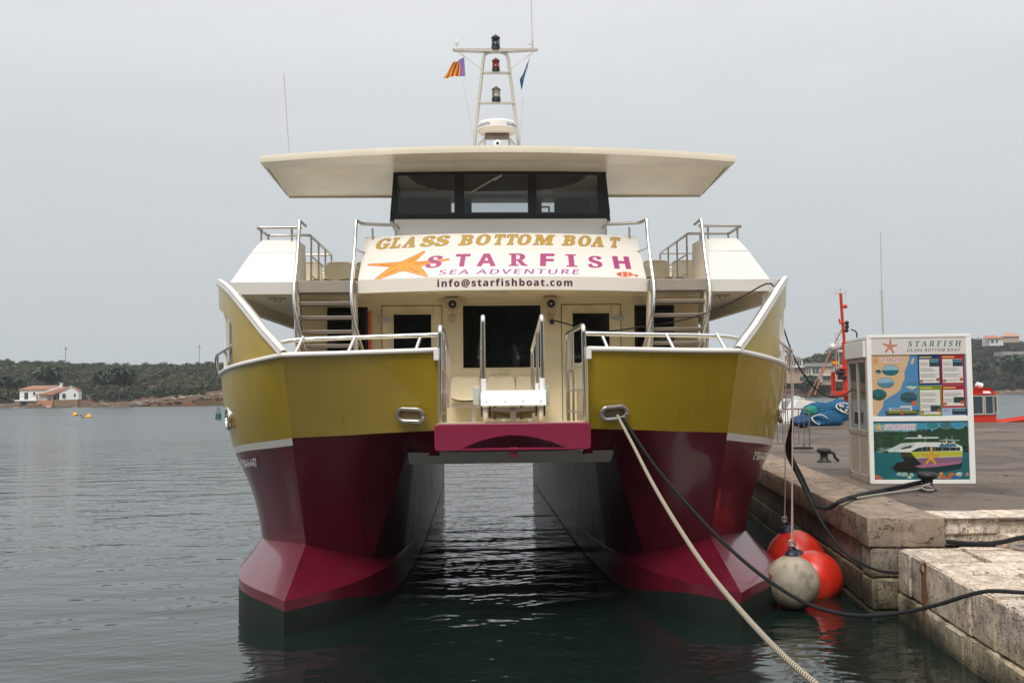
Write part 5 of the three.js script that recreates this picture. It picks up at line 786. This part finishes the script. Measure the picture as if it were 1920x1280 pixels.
(() => { const t = scene.getObjectByName('bollard'); part('horn', [bent([[.08, .2, 0], [.2, .2, .02], [.22, .1, .02], [.3, .02, .02]], .03, .06)], M.iron, t); })();
const nearB = bollard(1740, 919, 15.1, .82, 'black bollard wrapped with black and white ropes in front of the kiosk');
// net heap
(() => {
  const c = at(1545, 796, 40), t = thing('net_heap', 'heap of blue fishing nets with white floats and ropes on the quay', 'fishing net', [c.x + .1, QY, c.z]), R = rng(12);
  t.scale.set(.95, .9, .9); const netTex = dataTex(256, (u, v) => { const a = fbm(u * 20, v * 20, 4, 20, 90), b = fbm(u * 5, v * 5, 3, 5, 93); const s = .4 + .6 * a; return [s * .10 + .05 * b, s * (.45 + .2 * b), s * (.78)]; }, true);
  const lump = (x, y, z, sx, sy, sz, seed) => { const g = new THREE.SphereGeometry(1, 40, 24), p = g.attributes.position; for (let i = 0; i < p.count; i++) { const v = V().fromBufferAttribute(p, i), f = 1 + .22 * noise3(v, 2.2, seed) + .12 * Math.abs(noise3(v, 6, seed + 3)) + .06 * noise3(v, 15, seed + 5); v.multiplyScalar(f); p.setXYZ(i, x + v.x * sx, Math.max(.01, y + v.y * sy), z + v.z * sz); } g.computeVertexNormals(); return g; };
  const nm = std(lin(.35, .62, .62), .9, { map: rep(netTex, 3), bumpMap: rep(netTex, 4), bumpScale: .06 });
  part('net', [lump(-.35, .5, 0, .75, .62, .6, 2), lump(.5, .6, 0, .7, .6, .6, 5), lump(.0, .35, .35, .95, .42, .5, 8)], nm, t); part('net_fold', [lump(-.85, .25, .3, .65, .28, .4, 11)], std(lin(.012, .05, .14), .9, { bumpMap: rep(netTex, 4), bumpScale: .05 }), t); part('green_net', [lump(-.68, .7, .28, .3, .26, .3, 15)], std(lin(.01, .2, .13), .9), t);
  part('tarpaulin', [lump(.75, .12, .5, .5, .16, .3, 21)], std(lin(.14, .11, .1), .8), t); part('pallet', [box(-1.0, 1.2, 0, .07, -.6, .95, .01)], std(lin(.25, .21, .17), .9), t);
  for (let k = 0; k < 3; k++) { const pts = []; const ox = [-.55, .55, .75][k], oy = [.35, .85, .8][k]; for (let i = 0; i < 12; i++) { const a = i / 11 * 5.2 + k; pts.push(V(ox + Math.cos(a) * (.38 - .02 * i), oy + Math.sin(a) * .2 + R() * .04, .72 + .12 * Math.sin(a * 2) + (k ? -.05 : .08))); } part('rope', [tube(pts, .025, true, 60, 6)], M.ropeWhite, t); }
  for (let i = 0; i < 9; i++) part('float', [new THREE.SphereGeometry(.055, 8, 6).scale(1.3, 1, 1).translate(.35 + i * .08, .85 + .12 * Math.sin(i * 1.3), .62 + .05 * Math.cos(i))], i % 3 ? M.ropeWhite : M.dark, t);
})();
// red fishing boat beyond the quay
(() => {
  const d = 45, o = at(1700, 800, d), t = thing('fishing_boat', 'red fishing boat with tall red mast and wheelhouse moored behind the kiosk', 'boat', [o.x, 0, o.z]), k = d / F, X = (px) => (px - 1700) * k, Y = (py) => EYE + (726 - py) * k, z = 0;
  const plan = (u) => 1.5 * Math.pow(Math.sin(Math.PI * clamp(.22 + u * .78)), .6);
  part('hull', [grid((u, v) => { const x = lerp(X(1558), X(2010), u), w = plan(u) * (.75 + .25 * v), y = lerp(-.3, 1.05 + .7 * Math.pow(clamp((u - .55) / .45), 2), v); return V(x, y, z + w); }, 40, 6), grid((u, v) => { const x = lerp(X(1558), X(2010), u), w = plan(u) * (.75 + .25 * v), y = lerp(-.3, 1.05 + .7 * Math.pow(clamp((u - .55) / .45), 2), v); return V(x, y, z - w); }, 40, 6)], M.red, t);
  part('deck', [grid((u, v) => { const x = lerp(X(1558), X(2010), u), w = plan(u); return V(x, .9, z + lerp(-w, w, v)); }, 30, 2)], M.deck, t);
  part('rail', [bent([[X(1850), Y(791), z + 1.45], [X(1908), Y(785), z + 1.2], [X(1930), Y(791), z + 1.0], [X(1990), Y(782), z + .3]], .05, .1), tube([[X(1875), Y(798), z + 1.35], [X(1875), Y(789), z + 1.35]], .03)], M.red, t);
  const ms = sub('mast', t);
  part('post', [tube([[X(1590), .9, z], [X(1588.5), Y(640), z]], .125, false, 0, 12), tube([[X(1588.5), Y(640), z], [X(1586), Y(600), z], [X(1584), Y(548), z]], .068, false, 0, 10)], M.red, ms);
  part('bracket', [box(X(1581), X(1592), Y(606), Y(602), z - .1, z + .1, .02), tube([[X(1581), Y(604), z], [X(1580), Y(596), z]], .04), box(X(1577), X(1592), Y(691), Y(687), z - .15, z + .15, .02), box(X(1578), X(1586), Y(696), Y(688), z - .2, z, .03), box(X(1586), X(1594), Y(672), Y(668), z - .1, z + .1, .02)], M.red, ms);
  for (const [px, py] of [[1591, 573], [1593, 604], [1593, 611], [1592, 618]]) part('lamp', [new THREE.SphereGeometry(.1, 10, 8).translate(X(px), Y(py), z + .08)], py < 580 ? M.red : M.dark, ms);
  part('aerial', [tube([[X(1584), Y(548), z], [X(1583.5), Y(536), z]], .025), tube([[X(1574), Y(547.5), z], [X(1594), Y(547.5), z]], .02), tube([[X(1575), Y(552), z], [X(1575), Y(541), z]], .012), tube([[X(1593), Y(552), z], [X(1593), Y(541), z]], .012)], M.alu, ms);
  part('derrick', [tube([[X(1585), Y(615), z], [X(1562), Y(657), z]], .03), tube([[X(1561), Y(658), z], [X(1528), Y(738), z + .2]], .035), tube([[X(1563), Y(660), z], [X(1520), Y(742), z - .2]], .03)], std(lin(.35, .16, .09), .7), ms);
  part('boom', [tube([[X(1560), Y(658), z], [X(1594), Y(657), z]], .07), new THREE.SphereGeometry(.22, 10, 8).translate(X(1567), Y(650), z)], M.alu, ms);
  part('stern_frame', [bent([[X(1569), Y(745), z - .4], [X(1569), Y(696), z - .4], [X(1573), Y(696), z - .4], [X(1573), Y(745), z - .4]], .05, .08), box(X(1566), X(1600), Y(740), Y(732), z - .4, z + .4, .03), box(X(1586), X(1596), Y(742), Y(722), z - .3, z + .3, .05)], M.red, t);
  part('pole', [tube([[X(1571), Y(690), z + .1], [X(1571), Y(622), z + .1]], .018, false, 0, 5), tube([[X(1575.5), Y(690), z + .1], [X(1575.5), Y(621), z + .1]], .018, false, 0, 5)], M.alu, t);
  part('winch', [box(X(1577), X(1589), Y(710), Y(702), z - .3, z + .2, .05), new THREE.CylinderGeometry(.12, .12, .5, 12).rotateZ(Math.PI / 2).translate(X(1583), Y(697), z)], M.dark, t);
  part('wheelhouse', [box(X(1770), X(1849), .9, Y(741), z - 1.1, z + 1.1, .12, 3), box(X(1772), X(1852), Y(741), Y(739), z - 1.15, z + 1.15, .03)], M.red, t);
  part('coachroof', [prism([[X(1774), Y(739), z - 1], [X(1776), Y(728), z - .9], [X(1838), Y(728), z - .9], [X(1850), Y(739), z - 1]], [0, 0, 2])], M.red, t);
  for (const [a, b, c, e, zz] of [[1827.5, 1840.5, 775, 744, 1.1], [1843.5, 1847.5, 773, 744, 1.1], [1800, 1822, 775, 744, 1.1]]) { const w = part('window', [box(X(a), X(b), Y(c), Y(e), z + zz, z + zz + .02, 0)], vGlass, t); part('frame', [box(X(a) - .05, X(a), Y(c), Y(e), z + zz, z + zz + .05, 0), box(X(b), X(b) + .05, Y(c), Y(e), z + zz, z + zz + .05, 0), box(X(a) - .05, X(b) + .05, Y(e), Y(e) + .05, z + zz, z + zz + .05, 0), box(X(a) - .05, X(b) + .05, Y(c) - .05, Y(c), z + zz, z + zz + .05, 0)], M.alu, w); }
  part('skylight', [prism([[X(1825), Y(738), z + 1.02], [X(1826), Y(731), z + .97], [X(1834), Y(731), z + .97], [X(1840), Y(738), z + 1.02]], [0, 0, .05])], M.whitePlastic, t);
  part('searchlight', [new THREE.CylinderGeometry(.1, .13, .25, 12).rotateZ(1.2).translate(X(1829), Y(723), z + .5), tube([[X(1829), Y(729), z + .5], [X(1829), Y(723), z + .5]], .05)], M.whitePlastic, t);
  part('whip_antenna', [tube([[X(1666), .9, z - .3], [X(1666), Y(540), z - .3]], .045, false, 0, 6), tube([[X(1666), Y(540), z - .3], [X(1667), Y(432), z - .3]], .018, false, 0, 6)], M.alu, t);
  const sp = canvas(96, 64, (x) => { x.fillStyle = '#a6232a'; x.fillRect(0, 0, 96, 64); x.fillStyle = '#e0ac1c'; x.fillRect(0, 16, 96, 32); });
  const q = [at(1574, 671, d), at(1575, 686, d), at(1560, 683, d), at(1559, 673, d)], f = thing('ensign', 'red and yellow striped ensign hanging by the red mast', 'flag');
  part('cloth', [grid((u, v) => { const a = q[1].clone().lerp(q[0], v), b = q[2].clone().lerp(q[3], v), p = a.lerp(b, u); p.z += .05 * Math.sin(u * 7); p.y -= .05 * Math.sin(u * 3.1); return p; }, 14, 6)], new THREE.MeshStandardMaterial({ map: sp, roughness: .9, side: THREE.DoubleSide }), f);
  part('staff', [tube([at(1574, 668, d), at(1576, 700, d)], .02)], M.alu, f);
})();
// small boats beyond
(() => {
  const mk = (px, d, L, label, h) => { const p = at(px, 750, d), t = thing('motorboat', label, 'boat', [p.x, 0, p.z], 0); part('hull', [grid((u, v) => V((u - .5) * L, lerp(-.1, h * (.8 + .3 * u), v), .9 * Math.pow(Math.sin(Math.PI * clamp(.2 + u * .8)), .6) * (.7 + .3 * v)), 20, 4), grid((u, v) => V((u - .5) * L, lerp(-.1, h * (.8 + .3 * u), v), -.9 * Math.pow(Math.sin(Math.PI * clamp(.2 + u * .8)), .6) * (.7 + .3 * v)), 20, 4)], M.whitePlastic, t); part('cuddy', [prism([[-L * .1, h * .9, -.6], [L * .02, h * 1.7, -.5], [L * .2, h * 1.6, -.5], [L * .34, h * .98, -.5]], [0, 0, 1.1])], M.whitePlastic, t); part('windscreen', [poly([[L * .2, h * 1.58, -.45], [L * .34, h * 1.0, -.45], [L * .34, h * 1.0, .5], [L * .2, h * 1.58, .5]])], M.blackGlass, t); return t; };
  mk(1490, 215, 4.4, 'tiny white motorboat anchored near the far right shore', .65); mk(1487, 47.5, 4.2, 'white boat hull showing above the quay edge left of the blue nets', 1.3);
})();

// ------------------------------------------------------------------ ropes, cable, fenders
function ropeGeo(pts, r, lay = false) { const c = new THREE.CatmullRomCurve3(pts, false, 'centripetal'); return new THREE.TubeGeometry(c, Math.min(400, Math.ceil(c.getLength() * (lay ? 40 : 16))), r, 8); }
function onQ(x, y, h = .035) { return (1.56 - h) * F / (y - (734 - .0106 * (x - 960))); }
function px(list, d0, d1) { const n = list.length - 1, len = [0]; for (let i = 1; i <= n; i++) len.push(len[i - 1] + Math.hypot(list[i][0] - list[i - 1][0], list[i][1] - list[i - 1][1])); return list.map(([x, y, d], i) => at(x, y, d || 1 / lerp(1 / d0, 1 / d1, len[i] / len[n]))); }
const braid = dataTex(64, (u, v) => .35 + .65 * Math.abs(Math.sin((u * 6 + v * 2) * Math.PI)), true);
function ropeMat(m, len) { const c = m.clone(); c.map = rep(braid, len * 6, 1); c.bumpMap = c.map; c.bumpScale = .006; return c; }
top('mooring_rope', ropeGeo(px([[1158, 779], [1186, 832], [1225, 908], [1275, 992], [1330, 1073], [1400, 1157], [1470, 1230], [1530, 1282], [1600, 1345]], 11.3, 4.3), .0165), ropeMat(M.ropeCream, 8), 'thick cream mooring rope running from the right bow fairlead towards the viewer', 'rope');
top('mooring_rope', ropeGeo(px([[1166, 782, 11.3], [1190, 818, 11.25], [1230, 876, 11.15], [1290, 947, 11], [1360, 1020, 10.8], [1440, 1087, 10.6], [1520, 1134, 10.4], [1600, 1153, 10.1], [1680, 1150, 9.8], [1760, 1133, 9.45], [1815, 1116, 9.2], [1852, 1108, 9.08], [1890, 1109, 9.1], [1950, 1113, 9.05], [2030, 1120, 9.0]], 1, 1), .02), ropeMat(M.ropeBlack, 8), 'black mooring rope sagging from the bow fairlead onto the limestone landing', 'rope');
const fR = B2W(3.74, 2.26, -1.55);
top('mooring_rope', [ropeGeo([fR, ...px([[1478, 852, 13.8], [1498, 893, 13.7], [1516, 928, 13.6], [1532, 949, 13.5], [1552, 953, 13.45], [1573, 942, onQ(1573, 942, .05)], [1600, 933, onQ(1600, 933)], [1635, 923.5, onQ(1635, 923.5)], [1690, 914, onQ(1690, 914)], [1728, 905, 15.15]], 1, 1)], .025), ropeGeo([fR.clone().add(V(0, .03, 0)), ...px([[1484, 852, 13.8], [1504, 893, 13.7], [1522, 930, 13.6], [1540, 951, 13.5], [1558, 948, 13.5], [1577, 938, onQ(1577, 938, .06)], [1612, 927, onQ(1612, 927)], [1650, 919, onQ(1650, 919)], [1728, 902, 15.1]], 1, 1)], .021)], ropeMat(M.ropeBlack, 8), 'doubled black mooring rope from the right hull to the near bollard', 'rope');
top('mooring_rope', ropeGeo(px([[1605, 934, onQ(1605, 934, .02)], [1640, 928, onQ(1640, 928, .02)], [1690, 921, onQ(1690, 921, .02)], [1725, 916, 14.95], [1740, 911, 14.9], [1752, 917, 14.9], [1738, 919, 14.85], [1728, 913, 14.9], [1745, 907, 14.9]], 1, 1), .016), ropeMat(M.ropeWhite, 4), 'thin white rope tail lying beside the doubled black rope at the near bollard', 'rope');
top('mooring_rope', ropeGeo([fR.clone().add(V(.01, -.03, 0)), ...px([[1485, 858, 13.6], [1512, 922, 13.2], [1540, 976, 12.8], [1572, 1022, 12.5], [1605, 1050, 12.05], [1640, 1067, 11.93], [1668, 1073, 11.86], [1700, 1074, 11.84]], 1, 1)], .018), ropeMat(M.ropeBlack, 6), 'single black mooring rope from the right hull down behind the limestone landing', 'rope');
top('mooring_rope', ropeGeo(px([[1775, 1015, 11.75], [1800, 1018, 11.7], [1840, 1020, 11.6], [1880, 1016, 11.6], [1910, 1009, 11.5], [1960, 1003, 11.5]], 1, 1), .028), ropeMat(M.ropeBlack, 4), 'short black rope lying on the landing against the step at the right edge', 'rope');
top('mooring_rope', ropeGeo(px([[1960, 1016, 11.3], [1920, 1020, 11.25], [1898, 1022, 11.2], [1908, 1028, 11.1], [1960, 1030, 11.1]], 1, 1), .016), ropeMat(M.ropeWhite, 3), 'loop of thin white rope on the landing at the right edge', 'rope');
{ const tip = hullR.r(.5); const e = B2W(4.03, 4.3, -2.75);
  top('power_cable', ropeGeo([B2W(.8, 3.78, BZ + .13), ...px([[1060, 606, 15.2], [1095, 617, 15.1], [1135, 621, 15], [1200, 613, 14.9], [1280, 600, 14.6], [1350, 577, 14.4], [1400, 552, 14.2], [1432, 534, 14.05], [1445, 531, 14.0], [1453, 545, 14.2], [1463, 590, 14.6], [1478, 640, 15], [1500, 690, 15.6], [1528, 727, 16.2], [1556, 744, 16.7], [1580, 742, 17.1], [1599, 730, 17.3]], 1, 1)], .011), M.ropeBlack, 'thin black power cable looping from the boat over its side to the kiosk', 'cable'); }
function fender(pxc, pyc, d, r, tilt, [lx, ly], mat, label) {
  const c = at(pxc, pyc, d), t = thing('fender', label, 'fender', [c.x, c.y, c.z]), pr = [[0, -1], [.35, -.94], [.68, -.74], [.9, -.44], [1, -.08], [.975, .24], [.86, .52], [.66, .77], [.42, .93], [.24, 1.02], [.15, 1.07]].map(([a, b]) => new THREE.Vector2(a * r, b * r * 1.02));
  const cu = new THREE.SplineCurve(pr); part('ball', new THREE.LatheGeometry(cu.getPoints(40), 40).rotateZ(tilt), mat, t);
  part('neck', [new THREE.LatheGeometry([[.20, 1.04], [.17, 1.14], [.12, 1.22], [.0, 1.24]].map(([a, b]) => new THREE.Vector2(a * r * 1.3, b * r)), 18).rotateZ(tilt), new THREE.TorusGeometry(.032, .013, 8, 16).translate(0, r * 1.28, 0).rotateZ(tilt)], std(lin(.012, .016, .04), .5), t);
  const n = V(-Math.sin(tilt) * r * 1.32, Math.cos(tilt) * r * 1.32, 0), e = at(lx, ly, d).sub(c);
  part('line', [tube([n, e], .008, false, 0, 5)], M.ropePink, t); part('shackle', [new THREE.TorusGeometry(.035, .01, 6, 12).translate(n.x, n.y + .06, 0)], M.steelDull, t); return t;
}
fender(1493, 1050, 14.0, .40, .28, [1474, 690], M.fenderRed, 'large red ball fender hanging furthest back between hull and quay');
fender(1528, 1085, 13.25, .36, .62, [1484, 672], M.fenderRed, 'large red ball fender against the quay wall behind the pale one');
fender(1486, 1093, 12.4, .325, 0, [1488, 672], M.fenderWhite, 'dirty off white ball fender floating in front of the two red ones');
{ const p = B2W(3.98, 3.15, -2.5), g = []; const R = rng(4); for (let k = 0; k < 5; k++) { const pts = []; for (let i = 0; i < 9; i++) { const a = i * .9 + k; pts.push(p.clone().add(V(.05 * Math.cos(a) + .02 * k - .03, .13 * Math.sin(a * .7 + k) - .02 * i * .3, .06 * Math.sin(a)))); } g.push(ropeGeo(pts, .009)); } top('rope_coil', g, M.ropePink, 'tangle of pinkish line tied at the side gate of the right hull', 'rope'); }
{ const g = []; for (let k = 0; k < 3; k++) g.push(bent([B2W(-.83 + .02 * k, 3.46, -1.9), B2W(-.80 + .02 * k, 3.3 - .05 * k, -2.0), B2W(-.81 + .015 * k, 2.5, -1.9)], .008, .08)); top('rope_hank', g, M.ropePink, 'pinkish line hanging from the left gangway rail', 'rope'); }
renderer.render(scene, camera);
